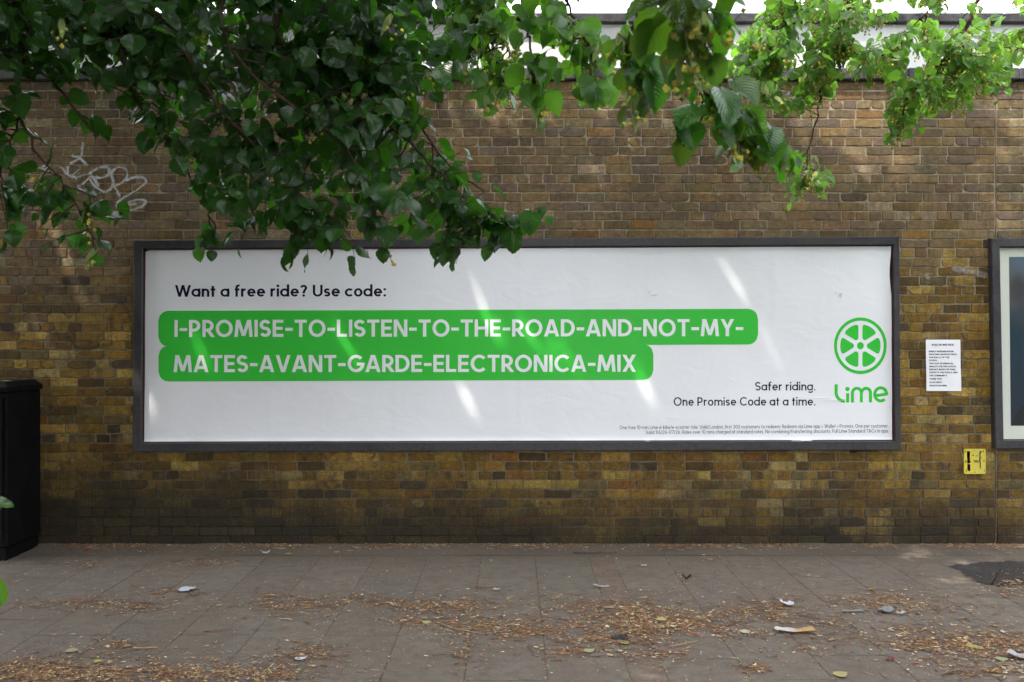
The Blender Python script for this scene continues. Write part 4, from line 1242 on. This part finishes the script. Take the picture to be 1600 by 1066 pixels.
# -- low shoots from the foot of the left tree
B = Bough(.07, face=.4)
B.pts = [Vector((-2.25, -4.0, .62)), Vector((-2.25, -4.05, 1.0))]
B.twig(P(-14, 925, 2.9) + Vector((0, 0, .02)), leafy=.2); B.twig(P(-18, 780, 2.9), leafy=.2); B.twig(P(-80, 850, 2.9), leafy=.3)
for base, d, n, sz in ((P(-3, 905, 2.2), (.05, 0, -1), (-.35, -1, .15), .072), (P(-22, 788, 2.2), (1, .1, -.05), (0, -.15, 1), .068)):
    B.fo.add(base, Vector(d), Vector(n), sz, (1, 1, 1)); B.tw.tube([base + Vector((-.30, -.02, -.06)), base + Vector((-.1, 0, .02)), base], [.003, .0015, .001], 4)
B.build(t1, M['leaf2'], 'shoot', 'shoot_leaves')
# -- sunlit right bough, near the wall
B = Bough(.064, face=.15, flowers=.42, droop=.6)
B.main([(1860,-420,4.9),(1640,-220,5.1),(1560,-80,5.2),(1528,0,5.2),(1507,53,5.2),(1476,93,5.2),(1439,127,5.2),(1417,160,5.2),(1405,195,5.2)], .017, .004)
B.main([(1640,-220,5.1),(1400,-110,5.3),(1328,0,5.3),(1315,51,5.3),(1296,104,5.3),(1284,132,5.3),(1278,180,5.2),(1262,236,5.1),(1262,275,5.1)], .011, .0035)
B.main([(1400,-110,5.3),(1250,-40,5.4),(1220,30,5.4),(1190,90,5.4),(1170,130,5.4)], .007, .002)
B.main([(1640,-220,5.1),(1680,-40,5.4),(1620,60,5.4),(1560,100,5.4),(1510,130,5.4)], .008, .002)
B.main([(1560,-80,5.2),(1474,0,5.2),(1442,25,5.3),(1400,70,5.3),(1350,100,5.3)], .006, .002)
R1 = [(1150,50),(1210,0),(1330,-10),(1335,90),(1275,160),(1205,165),(1155,145),(1128,110)]
for q in sample(R1, 150, 4.9, 5.9): B.twig(P(*q), leafy=.4)
R2 = [(1335,40),(1480,40),(1590,70),(1580,140),(1530,140),(1440,190),(1395,205),(1375,150),(1335,115)]
for q in sample(R2, 120, 4.9, 5.9): B.twig(P(*q), leafy=.4)
R3 = [(1150,-60),(1650,-60),(1640,15),(1340,25),(1200,20)]
for q in sample(R3, 60, 4.8, 5.8): B.twig(P(*q), leafy=.35)
for q in sample([(1395,150),(1440,160),(1440,200),(1385,225)], 9, 5.1, 5.4): B.twig(P(*q), leafy=.25)
for q in sample([(1490,120),(1570,110),(1580,160),(1500,165)], 8, 5.1, 5.4): B.twig(P(*q), leafy=.25)
B.pts = B.pts[:]; keep = B.pts
B.pts = [p for p in keep if p.z < P(0, 230, 5.1).z and abs(p.x - P(1262, 0, 5.1).x) < .12] or keep
for q in sample([(1225,262),(1262,252),(1297,268),(1296,295),(1262,318),(1235,318)], 13, 5.0, 5.25): B.twig(P(*q), leafy=.18)
B.tintf = lambda: (rnd.uniform(.8, 1.3), rnd.uniform(.85, 1.25), rnd.uniform(.7, 1.2))
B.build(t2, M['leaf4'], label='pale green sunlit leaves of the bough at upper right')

# -- trunks, limbs, high crowns that shade the pavement, added leaf masses that block light
def trunk(root, pos, h, r):
    b = MB(); n = 14; pts, rad = [], []
    for i in range(n+1):
        t = i/n; pts.append(pos + Vector((.12*math.sin(t*3), .1*math.sin(t*2.2+1)-.084, h*t - .05))); rad.append(r*(1.35 - .35*min(1, t*6))*(1 - .55*t))
    b.tube(pts, rad, 14); b.build('trunk', M['bark'], root, True); return pts
def limb(root, a, c, r, sag=.4):
    b = MB(); a, c = Vector(a), Vector(c); ctl = a.lerp(c, .5) + UPV*sag
    pts = [a*(1-t)**2 + ctl*2*t*(1-t) + c*t*t + rvec(.015) for t in [i/10 for i in range(11)]]
    b.tube(pts, [r*(1 - .75*i/10) for i in range(11)], 8); b.build('limb', M['bark'], root, True)
ALLP = []
def unseen_crown(root, blobs, n, size, keep=None, pts=None):  # leaf masses out of view: part tree canopy, part added to block light
    cs = np.array([q[0] for q in blobs]); rs = np.array([q[1] for q in blobs]); vol = np.prod(rs, axis=1); pr = vol/vol.sum()
    k = nrng.choice(len(blobs), n, p=pr)
    d = nrng.normal(size=(n, 3)); d /= np.linalg.norm(d, axis=1)[:, None]; rad = nrng.uniform(0, 1, n)**(1/2.4)
    p = cs[k] + d*rad[:, None]*rs[k]
    if pts is not None: p = np.array(pts)
    if keep is not None: p = p[keep(p)]
    n = len(p); ALLP.append(p)
    # folded leaf pairs: six vertices, two quads
    ax = nrng.normal(size=(n, 3)) + np.array([0, 0, -.5]); ax /= np.linalg.norm(ax, axis=1)[:, None]
    nn = nrng.normal(size=(n, 3))*.7 + np.array([0, 0, 1.0]); nn -= ax*np.sum(ax*nn, axis=1)[:, None]; nn /= np.linalg.norm(nn, axis=1)[:, None]
    xx = np.cross(ax, nn); s = nrng.uniform(.75, 1.25, n)*size
    T = np.array([(0,0,0),(-.45,.35,.12),(-.25,.8,.05),(0,1,-.1),(.25,.8,.05),(.45,.35,.12)])
    W = p[:, None, :] + s[:, None, None]*(T[None, :, 0:1]*xx[:, None, :] + T[None, :, 1:2]*ax[:, None, :] + T[None, :, 2:3]*nn[:, None, :])
    Fq = np.array([(0,3,2,1),(0,5,4,3)])
    Fa = (Fq[None] + (np.arange(n)*6)[:, None, None]).reshape(-1, 4)
    tint = np.repeat(nrng.uniform(.75, 1.2, (n, 1))*np.ones((1, 3)), 6, axis=0)
    return np_mesh('unseen_crown', W.reshape(-1, 3), Fa, M['leaf3'], root, tint=tint, luv=np.tile(T[:, :2]*np.array([2.2, 1]), (n, 1)), smooth=False)
S = np.array(SUN)
# places that the sun reaches through openings of the crown: (point, radius of the opening)
OPEN = [(P(1270, 80, 5.3), .34), (P(1390, 70, 5.4), .42), (P(1510, 90, 5.4), .42), (P(1270, 285, 5.1), .16)]
for px in range(1225, 1640, 55): OPEN += [(P(px, 25, 5.4), .34), (P(px, 120, 5.4), .34)]
for px in range(880, 1330, 60): OPEN.append((Vector((WX(px), .16, WZ(75))), .22))
OPEN += [(P(735,110,3.3), .10), (P(780,345,3.0), .08), (P(930,120,2.4), .03), (P(865,60,2.4), .06)]
OPEN += [(Vector((WX(px), 0, WZ(py))), r) for px, py, r in ((1300,165,.20),(1360,190,.16),(1250,175,.10),(1420,230,.10),(1590,200,.10),(1555,320,.07),(430,460,.03),(545,545,.05),(778,525,.035),(640,470,.02),(905,585,.03),(1160,470,.02),(560,650,.025),(1290,560,.02),(1012,620,.035),(850,560,.05),(238,630,.06),(85,365,.07),(65,520,.05),(1500,655,.06),(1500,825,.05),(745,650,.05),(1385,840,.05),(320,545,.05))]
for px, py, r in ((1035, 1048, .15), (1565, 908, .03)):
    gx, gy = G(px, py); OPEN.append((Vector((gx, gy, 0)), r))
def keep(p):
    ok = np.ones(len(p), dtype=bool)
    for c, r in OPEN:
        v = p - np.array(c)[None]; t = v @ S
        dist = np.linalg.norm(v - t[:, None]*S[None], axis=1)
        ok &= ~((dist < r + (.078 if r < .1 else .04)) & (t > .9))
    return ok & ~((p[:, 0] > 2.0 + .25*np.sin(p[:, 1]*3)) & (p[:, 2] > 4.4))  # canopy cut away on the right to let skylight in
def keep2(p): return np.ones(len(p), dtype=bool)
trunk(t1, TREE1, 8.0, .24)
for q in ((-5.2,-3.6,7.4),(-.2,-2.6,7.2),(-3.2,-6.8,7.6),(-1.6,-1.8,7.8),(.8,-4.4,7.2),(-4.4,-1.9,7.3)): limb(t1, TREE1 + Vector((.05, .05, rnd.uniform(3.6, 5.2))), q, .09)
limb(t1, TREE1 + Vector((0, 0, 3.6)), P(-420, -520, 3.1), .05, .2); limb(t1, TREE1 + Vector((0, 0, 4.4)), P(900, -400, 1.7), .04, .3); limb(t1, TREE1 + Vector((0, 0, 4.4)), P(560, -280, 3.2), .04, .3)
blobs = []
for i in range(60):
    while True:
        x, y = rnd.uniform(-8.4, 3.6), rnd.uniform(-7.8, -1.2)
        if ((x+2.3)/6.2)**2 + ((y+4.3)/3.6)**2 < 1: break
    e = math.sqrt(max(.05, 1 - ((x+2.3)/6.5)**2 - ((y+4.3)/4.0)**2))
    blobs.append(((x, y, 6.0 + rnd.uniform(-.3, 2.6)*e), (rnd.uniform(.8, 1.4), rnd.uniform(.7, 1.1), rnd.uniform(.5, .9))))
for i in range(26):     # low leaf masses added behind the camera to dim the left side
    blobs.append(((rnd.uniform(-9.5, -3.2), rnd.uniform(-10.5, -7.6), rnd.uniform(2.4, 6.0)), (rnd.uniform(.8, 1.3), rnd.uniform(.7, 1.1), rnd.uniform(.5, .9))))
for i in range(22):  # second unseen row, added to take light off the left
    blobs.append(((rnd.uniform(-9.0, -1.0), rnd.uniform(-11.5, -8.6), rnd.uniform(3.2, 6.5)), (rnd.uniform(.9, 1.4), rnd.uniform(.7, 1.1), rnd.uniform(.6, 1.0))))
for i in range(26):     # the edge of the crown that leans over to the wall
    blobs.append(((rnd.uniform(-5.5, 2.6), rnd.uniform(-2.2, -1.55), rnd.uniform(6.0, 7.6)), (rnd.uniform(.8, 1.2), .55, rnd.uniform(.4, .7))))
for gx, gy in ((.3,-.7),(1.0,-.9),(1.6,-.6),(2.2,-1.1),(-.3,-1.2),(2.9,-.6),(.8,-1.8),(2.6,-.4),(3.3,-1.2),(2.4,-1.9),(3.4,-.3),(3.6,-2.0),(1.6,-2.4),(2.9,-2.7),(-1.2,-.5),(-2.6,-.9)):
    q = Vector((gx, gy, 0)) + SUN*(rnd.uniform(5.9, 6.9)/SUN.z); blobs.append(((q.x, q.y, q.z), (.8, .7, .6)))  # clumps placed on sun rays to keep the ground in shade
for i in range(24):  # unseen leaves added beside the camera to dim the poster's left part
    blobs.append(((rnd.uniform(-5.2, -2.9), rnd.uniform(-7.4, -5.4), rnd.uniform(1.7, 5.2)), (rnd.uniform(.7, 1.0), rnd.uniform(.6, .9), rnd.uniform(.5, .8))))
for i in range(12):
    blobs.append(((rnd.uniform(-8.5, -5.2), rnd.uniform(-6.5, -2.0), rnd.uniform(2.6, 5.5)), (rnd.uniform(.8, 1.1), rnd.uniform(.7, 1.1), rnd.uniform(.5, .9))))
unseen_crown(t1, blobs, 150000, .15, keep)
blobs = []
for i in range(60):
    blobs.append(((rnd.uniform(-11.5, .3), rnd.uniform(-12.0, -8.8), rnd.uniform(1.6, 7.0)), (rnd.uniform(.8, 1.3), rnd.uniform(.7, 1.0), rnd.uniform(.6, .9))))
unseen_crown(t1, blobs, 95000, .16, keep)  # wall of leaves behind the camera, added to block light from front left
blobs = [((rnd.uniform(-6.8, -4.6), rnd.uniform(-5.2, -2.0), rnd.uniform(1.8, 5.2)), (rnd.uniform(.6, .9), rnd.uniform(.6, .9), rnd.uniform(.5, .8))) for _ in range(16)]
unseen_crown(t1, blobs, 16000, .15, keep)  # low leaves outside the view, added to darken the wall near the cabinet
blobs = []
for gx, gy in ((-.95,-.57),(-.5,-.75),(2.43,-.6),(-1.3,-.4),(-.2,-.5),(2.0,-.7),(2.9,-.7),(3.3,-.5),(1.4,-.4),(.5,-.4),(2.6,-1.2),(3.4,-1.4),(-1.9,-.7),(.2,-1.2),(1.2,-1.3)):
    q = Vector((gx, gy, 0)) + SUN*(rnd.uniform(5.6, 6.6)/SUN.z); blobs.append(((q.x, q.y, q.z), (.55, .5, .45)))
unseen_crown(t1, blobs, 13000, .15, keep)  # clumps added along sun rays to remove sun patches by the wall
blobs = []
for px, py, d in ((40,60,3.0),(150,60,3.1),(260,60,3.0),(360,60,3.0),(460,60,3.1),(560,80,3.2),(650,100,3.3),(120,220,3.1),(300,200,2.9),(400,200,2.9),(500,220,2.9),(600,250,3.0),(380,330,2.9),(500,350,2.9),(40,320,3.1),(150,340,3.1),(640,330,3.0),(1000,60,2.0),(1080,80,1.5),(1120,190,1.85),(840,120,2.4)):
    q = P(px, py, d) + SUN*(rnd.uniform(3.0, 4.2)/SUN.z); blobs.append(((q.x, q.y, q.z), (.42, .40, .35)))
for px, py in ((480,1000),(600,960),(660,1020),(800,1010),(560,1050),(1180,1040),(1250,1050),(1330,1040),(1300,885),(1370,890),(1250,880),(1420,880)):
    gx, gy = G(px, py); q = Vector((gx, gy, 0)) + SUN*(rnd.uniform(5.8, 6.8)/SUN.z); blobs.append(((q.x, q.y, q.z), (.45, .42, .38)))
unseen_crown(t1, blobs, 15000, .15, keep)  # clumps added along sun rays to shade the boughs and nearer slabs
blobs = [((rnd.uniform(-5.2, -2.8), rnd.uniform(-7.4, -5.3), rnd.uniform(1.6, 5.0)), (rnd.uniform(.6, .9), rnd.uniform(.5, .8), rnd.uniform(.5, .8))) for _ in range(20)]
unseen_crown(t1, blobs, 20000, .15, keep)  # denser unseen leaves added to deepen the left side falloff
blobs = [((rnd.uniform(-5.2, -3.55), rnd.uniform(-3.7, -2.7), rnd.uniform(1.1, 4.6)), (rnd.uniform(.5, .7), rnd.uniform(.5, .8), rnd.uniform(.5, .8))) for _ in range(20)]
unseen_crown(t1, blobs, 18000, .14, keep)  # leaves added just outside the view to shade the left wall
trunk(t2, TREE2, 7.0, .2)
limb(t2, TREE2 + Vector((0, 0, 3.4)), P(1860, -420, 4.9), .05, .25)
for q in ((6.8,-3.6,6.6),(5.0,-2.0,6.4),(6.2,-1.7,6.8)): limb(t2, TREE2 + Vector((0, 0, rnd.uniform(3.4, 4.6))), q, .08)
blobs = [((5.6 + rnd.uniform(-1.4, 3.0), -3.2 + rnd.uniform(-2.4, 1.5), 6.2 + rnd.uniform(-.6, 1.6)), (1.0, .9, .7)) for _ in range(18)]
unseen_crown(t2, blobs, 11000, .15, keep2)
blobs = [((rnd.uniform(4.2, 10.5), rnd.uniform(-11.5, -5.6), rnd.uniform(1.4, 6.5)), (rnd.uniform(.8, 1.3), rnd.uniform(.7, 1.1), rnd.uniform(.6, .9))) for _ in range(50)]
unseen_crown(t2, blobs, 60000, .16, keep2)  # unseen leaves added behind right to dim the poster's right end
blobs = [((rnd.uniform(5.2, 7.6), rnd.uniform(-5.4, -2.6), rnd.uniform(1.6, 5.0)), (rnd.uniform(.6, .9), rnd.uniform(.6, .9), rnd.uniform(.5, .8))) for _ in range(16)]
unseen_crown(t2, blobs, 16000, .15, keep2)  # nearer unseen leaves, added to block light from the right
blobs = [((rnd.uniform(3.3, 5.6), rnd.uniform(-7.8, -5.6), rnd.uniform(1.5, 5.0)), (rnd.uniform(.6, .9), rnd.uniform(.5, .8), rnd.uniform(.5, .8))) for _ in range(16)]
unseen_crown(t2, blobs, 18000, .15, keep2)  # extra leaf masses beside the camera, added to narrow the light to the middle

# leaves added along the sun's rays to close gaps in the shade
A = np.concatenate(ALLP); fill = []
cell = .18
q = A - S[None]*(A[:, 2]/S[2])[:, None]
cnt = {}
for ix, iy in zip(np.floor(q[:, 0]/cell).astype(int), np.floor(q[:, 1]/cell).astype(int)): cnt[ix, iy] = cnt.get((ix, iy), 0) + 1
for ix in range(int(-4.2/cell), int(4.6/cell)):
    for iy in range(int(-3.6/cell), 0):
        for _ in range(max(0, 10 - cnt.get((ix, iy), 0))):
            g = np.array([(ix + rnd.random())*cell, (iy + rnd.random())*cell, 0]); fill.append(g + S*(rnd.uniform(5.4, 7.2)/S[2]))
q = A + S[None]*(-A[:, 1]/S[1])[:, None]
cnt = {}
for ix, iz in zip(np.floor(q[:, 0]/cell).astype(int), np.floor(q[:, 2]/cell).astype(int)): cnt[ix, iz] = cnt.get((ix, iz), 0) + 1
for ix in range(int(-4.3/cell), int(4.6/cell)):
    for iz in range(0, int(3.45/cell)):
        for _ in range(max(0, 6 - cnt.get((ix, iz), 0))):
            g = np.array([(ix + rnd.random())*cell, 0, (iz + rnd.random())*cell]); fill.append(g + S*((rnd.uniform(5.6, 7.0) - g[2])/S[2]))
unseen_crown(t1, blobs, len(fill), .15, keep, fill)
print('fill', len(fill))

# ------------------------------------------------------------------ litter
PATCH = [(140,945,90,7,1),(215,952,30,8,1),(190,1010,25,8,1),(60,1052,130,14,2.6),(300,1052,100,10,1.6),(130,882,30,5,.7),(270,925,40,6,.6),(320,880,50,4,.8),
 (425,938,20,8,.9),(470,950,45,10,1.4),(540,938,60,6,1),(610,942,25,6,.8),(670,948,60,8,1.5),(720,947,40,8,1.4),(650,972,30,6,1),(740,980,50,12,1.5),(480,1020,40,10,1),(722,1025,14,9,.8),(420,1055,40,10,1.1),
 (830,985,50,12,1.4),(910,947,20,5,.7),(980,952,60,12,1.7),(1000,975,90,15,2.2),(1060,977,50,8,1.5),(900,1020,40,6,1),(1040,1025,25,8,1),(1160,955,32,10,1.5),(1180,1045,20,8,.6),(960,1000,60,10,1.3),(1130,985,40,6,.8),
 (1215,945,30,8,1),(1225,965,40,6,1),(1380,940,60,12,1.8),(1440,950,40,6,1),(1470,1005,70,12,2),(1540,1010,50,15,2),(1580,922,25,12,1.2),(1300,975,30,4,.6),(1540,1050,50,8,1),(1400,985,30,5,.8),(1260,1015,30,5,.6),(1590,1005,20,8,.8),(1250,990,60,5,.5),(1320,1000,40,5,.5)]
b = MB()
PAL = [(.25,.14,.06),(.31,.19,.085),(.17,.085,.038),(.22,.105,.05),(.40,.29,.15),(.10,.055,.03),(.50,.42,.28),(.26,.10,.05),(.16,.11,.055),(.12,.06,.035)]
def flake(x, y, big=1.0, z=.003):
    L = min(.020, rnd.lognormvariate(-5.25, .55))*big; W_ = L*rnd.uniform(.22, .7)
    if rnd.random() < .22: L *= 2.6; W_ *= .35
    a = rnd.gauss(0, .9) if rnd.random() < .6 else rnd.uniform(0, 6.28); ca, sa = math.cos(a), math.sin(a)
    c = rnd.choice(PAL); g = rnd.uniform(.65, 1.15); b.cur = tuple(min(.6, q*g*1.12) for q in c)
    z0 = z + rnd.uniform(0, .005); k = rnd.uniform(0, .007)*big
    pts = []
    for u, v in ((-1, -.3), (-.2, -1), (1, -.2), (.9, .5), (0, 1), (-.8, .6)):
        lx, ly = u*L, v*W_
        pts.append((x + lx*ca - ly*sa, y + lx*sa + ly*ca, z0 + k*abs(u*v + .3*rnd.random())))
    b.poly(pts)
def ok(x, y): return -4.6 < x < 4.6 and -4.2 < y < -.01
tot = sum(q[2]*q[3]*q[4] for q in PATCH)
NF = 66000
for (cx, cy, rx, ry, wt) in PATCH:
    m = int(NF*.62*rx*ry*wt/tot)
    for _ in range(m):
        sp = .6 if rnd.random() < .55 else 1.5
        px = cx + rnd.gauss(0, sp)*rx; py = cy + rnd.gauss(0, sp)*ry
        if mnoise.noise(Vector((px*.035, py*.14, 1.1))) < -.18 and rnd.random() < .8: continue
        x, y = G(px, max(856, py))
        if ok(x, y): flake(x, y, 1.05)
for _ in range(int(NF*.20)):
    x, y = rnd.uniform(-4.5, 4.5), rnd.uniform(-3.6, -.02)
    if mnoise.noise(Vector((x*1.1, y*1.5, 4))) < -.1 and rnd.random() < .6: continue
    flake(x, y, .75)
for _ in range(int(NF*.13)):      # drifted against the wall
    x = rnd.uniform(-3.7, 4.5)
    if mnoise.noise(Vector((x*1.7, 6, 2))) < -.12 and rnd.random() < .75: continue
    flake(x, -abs(rnd.gauss(0, .10)) - .01, 1.05, .012)
edges = sorted(set([round(q[0], 3) for q in cols] + [round(q[1], 3) for q in cols]))
edges = [q for q in edges if -4.4 < q < 4.4]
for _ in range(int(NF*.13)):      # caught in the joints
    x = rnd.choice(edges) + rnd.gauss(0, .008); y = rnd.uniform(-3.5, -.34)
    if mnoise.noise(Vector((x*2, y*1.8, 8))) < -.05: continue
    flake(x, y, .55)
# fine broken stalks and twiglets
def stalk(px, py, L, a, r=.0016, col=None, bb=None):
    bb = bb or b
    x, y = G(px, py); bb.cur = col or rnd.choice([(.10,.05,.032),(.16,.075,.045),(.07,.045,.03),(.22,.12,.07)])
    pts = []; cv = rnd.uniform(-.5, .5)
    for i in range(6):
        t = i/5 - .5
        pts.append((x + L*t*math.cos(a + cv*t), y + L*t*math.sin(a + cv*t), .004 + r + rnd.uniform(0, .003)))
    bb.tube(pts, [r*(1 - .1*i) for i in range(6)], 4)
for _ in range(800):
    cx, cy, rx, ry, wt = rnd.choice(PATCH); px = cx + rnd.gauss(0, .8)*rx; py = max(862, cy + rnd.gauss(0, 1.0)*ry)
    if not (-20 < px < 1620): continue
    stalk(px, py, rnd.uniform(.03, .14), rnd.gauss(0, .45), rnd.uniform(.0008, .002))
tag(b.build('leaf_litter', M['litter']), 'brown drifts of dry lime bracts and broken stalks on the pavement', 'leaf litter', kind='stuff')
# individual twigs
for (px, py, L, a, r, lab) in (
  (842,988,.22,-.35,.0035,'dark twig on the litter drift left of the reddish filler strip'),
  (885,977,.16,-.75,.0028,'short dark twig slanting beside the reddish filler strip'),
  (770,920,.24,.05,.003,'long straight reddish twig on the clear slabs below the billboard middle'),
  (715,985,.26,-.6,.003,'pale curved twig lying over the litter drift left of centre'),
  (500,1032,.30,-.12,.0035,'thick reddish brown twig beside the small white scrap'),
  (340,988,.15,.3,.004,'short thick reddish twig below the folded white paper'),
  (230,1015,.11,.12,.004,'pale tan stick on the bare slab at lower left'),
  (1070,1008,.20,.5,.003,'forked dark twig above the pale patch of sun'),
  (1490,1052,.20,.45,.0032,'dark bent twig near the bottom right corner'),
  (930,866,.34,.0,.0045,'long dark thin stick lying along the foot of the wall')):
    bt = MB(); pale = 'pale' in lab
    stalk(px, py, L, a, r, (.36,.24,.13) if pale else ((.17,.07,.045) if 'reddish' in lab else (.065,.042,.03)), bt)
    x, y = G(px, py)
    # a side spur
    bt.tube([(x, y, .006), (x + .25*L*math.cos(a+.7), y + .25*L*math.sin(a+.7), .010)], [r*.7, r*.35], 4)
    tag(bt.build('fallen_twig', M['litter'], None, True), lab, 'twig', 'twigs fallen on the pavement')
# larger fallen leaves
def ground_leaf(px, py, s, col, lab, rotz=None, name='fallen_leaf', cat='leaf', grp='dead leaves on the pavement', narrow=1.0, lift=.25):
    V, U = LT[rnd.randrange(len(LT))]; a = rnd.uniform(0, 6.28) if rotz is None else rotz
    x, y = G(px, py); W_ = []
    for (u, v, z) in V:
        lx, ly = u*s*narrow, (v-.5)*s
        W_.append((x + lx*math.cos(a) - ly*math.sin(a), y + lx*math.sin(a) + ly*math.cos(a), .008 + abs(z)*s*lift + .10*s*lift*abs(u)*2))
    o = np_mesh(name, np.array(W_), LF, M['litter'], None, tint=np.tile(np.array(col), (len(W_), 1)), luv=U)
    return tag(o, lab, cat, grp)
GL = [(1315,1056,.085,(.42,.36,.16),'curled pale yellow leaf at the bottom edge right of the sunlit patch'),
 (1518,1012,.075,(.40,.36,.10),'olive yellow leaf on the litter drift at lower right'),
 (1567,1032,.07,(.33,.36,.20),'pale green dead leaf near the right edge beside a grey scrap'),
 (975,1006,.06,(.34,.30,.07),'mossy yellow leaf at the bottom of the middle litter drift'),
 (1032,970,.075,(.50,.46,.16),'bright yellow bract on the middle litter drift'),
 (922,1019,.07,(.36,.38,.20),'pale green bract on the slab below the middle litter drift'),
 (665,974,.065,(.46,.42,.18),'pale yellow leaf on the drift left of the middle'),
 (1162,989,.07,(.50,.50,.40),'whitish withered leaf alone on the slab right of the middle drift'),
 (775,922,.065,(.42,.42,.36),'whitish leaf beside the long straight reddish twig'),
 (112,1018,.075,(.40,.34,.20),'tan rolled leaf alone on the slab at lower left'),
 (152,1036,.05,(.45,.42,.10),'small lime yellow leaf above the dark drift at lower left'),
 (1360,1068,.0,(0,0,0),''),
 (527,864,.05,(.42,.36,.06),'yellow leaf at the foot of the wall left of the middle'),
 (450,867,.06,(.34,.28,.08),'olive leaf at the foot of the wall under the left of the billboard'),
 (1362,923,.05,(.38,.44,.08),'small bright green bract left of the right hand drift'),
 (1110,876,.05,(.50,.25,.09),'small orange leaf on the slabs near the wall, right of the strip'),
 (1032,860,.05,(.52,.24,.10),'tiny orange leaf against the foot of the wall'),
 (1005,885,.055,(.55,.52,.42),'cream curled leaf on the slabs just right of the strip')]
for q in GL:
    if q[2] > 0: ground_leaf(q[0], q[1], q[2]*.8, tuple(.72*c for c in q[3]), q[4])
# paper and plastic scraps
def scrap(name, px, py, w_, l_, a, col, lab, cat, col2=None, fold=.02, grp=None):
    bt = MB(); x, y = G(px, py); n = 8; ids = []
    ph = rnd.uniform(0, 6)
    for j in range(n+1):
        for i in range(n+1):
            u, v = i/n - .5, j/n - .5
            lx = u*w_ + .06*w_*math.sin(v*9 + ph); ly = v*l_ + .06*l_*math.sin(u*8 + ph)
            z = .007 + .6*fold*(abs(u - .15*math.sin(ph))**1.2)*1.6 + .25*fold*(math.sin(u*9+ph)*math.sin(v*8+1) + 1)
            k = min(1, max(0, (u + .08*math.sin(v*12))*8 + .5)) if col2 else 0
            bt.cur = tuple(.68*(c*(1-k) + (d if col2 else 0)*k) for c, d in zip(col, col2 or col))
            ids.append(bt.vert((x + lx*math.cos(a) - ly*math.sin(a), y + lx*math.sin(a) + ly*math.cos(a), z)))
    for j in range(n):
        for i in range(n):
            q = j*(n+1)+i; bt.face((ids[q], ids[q+1], ids[q+n+2], ids[q+n+1]))
    return tag(bt.build(name, M['scrap'], None, True), lab, cat, grp)
scrap('folded_paper', 292, 923, .085, .10, -.25, (.62,.66,.74), 'folded white paper slip lying alone on the left slabs', 'paper', fold=.014)
scrap('paper_scrap', 1230, 947, .075, .06, .1, (.70,.69,.74), 'small crumpled white paper on the drift at right', 'paper', fold=.03)
scrap('food_wrapper', 1241, 989, .20, .055, -.12, (.62,.60,.58), 'torn white and orange food wrapper on the right slabs', 'wrapper', (.55,.36,.14), fold=.03)
scrap('paper_scrap', 470, 1032, .055, .03, .1, (.72,.72,.74), 'tiny white scrap beside the thick reddish brown twig', 'paper', fold=.012)
scrap('plastic_scrap', 1384, 957, .085, .075, .3, (.30,.30,.31), 'grey crumpled plastic scrap below the right hand drift', 'litter', fold=.03)
scrap('plastic_scrap', 1332, 957, .13, .03, .15, (.26,.26,.27), 'thin grey feather like strip left of the crumpled plastic', 'litter', fold=.012)
scrap('paper_scrap', 1407, 961, .05, .03, .2, (.52,.50,.48), 'narrow dirty white paper beside the crumpled grey plastic', 'paper', fold=.02)
scrap('paper_scrap', 1592, 1029, .10, .07, -.5, (.48,.46,.46), 'dirty white paper at the right edge of the pavement', 'paper', fold=.035)
scrap('black_scrap', 1073, 908, .055, .03, .0, (.014,.014,.014), 'small black scrap alone on the slabs right of the strip', 'litter', fold=.05)
scrap('red_scrap', 135, 862, .035, .03, .0, (.50,.015,.012), 'small bright red scrap on the shaded slabs by the cabinet', 'litter', fold=.02)
scrap('red_scrap', 1391, 1032, .045, .03, .2, (.24,.035,.03), 'dull red scrap on the bare slab at lower right', 'litter', fold=.012)
scrap('paper_scrap', 416, 867, .05, .04, .3, (.50,.50,.56), 'small bluish white scrap by the wall under the billboard left', 'paper', fold=.03)
scrap('dark_scrap', 968, 999, .09, .05, .2, (.035,.036,.045), 'dark grey scrap in the bottom of the middle litter drift', 'litter', fold=.02)
scrap('paper_strip', 940, 919, .11, .018, -.1, (.46,.45,.47), 'thin whitish paper strip across the reddish filler strip', 'paper', fold=.02)
# a stray leaf on the cabinet lid
V, U = LT[3]; s_ = .09
W_ = [(-3.87 + (v-.5)*s_*1.2, -.42 + u*s_*.5, 1.356 + abs(z)*s_*.12) for (u, v, z) in V]
tag(np_mesh('fallen_leaf', np.array(W_), LF, M['litter'], None, tint=np.tile(np.array((.40,.45,.12)), (len(W_), 1)), luv=U), 'pale green leaf lying on top of the black cabinet', 'leaf')
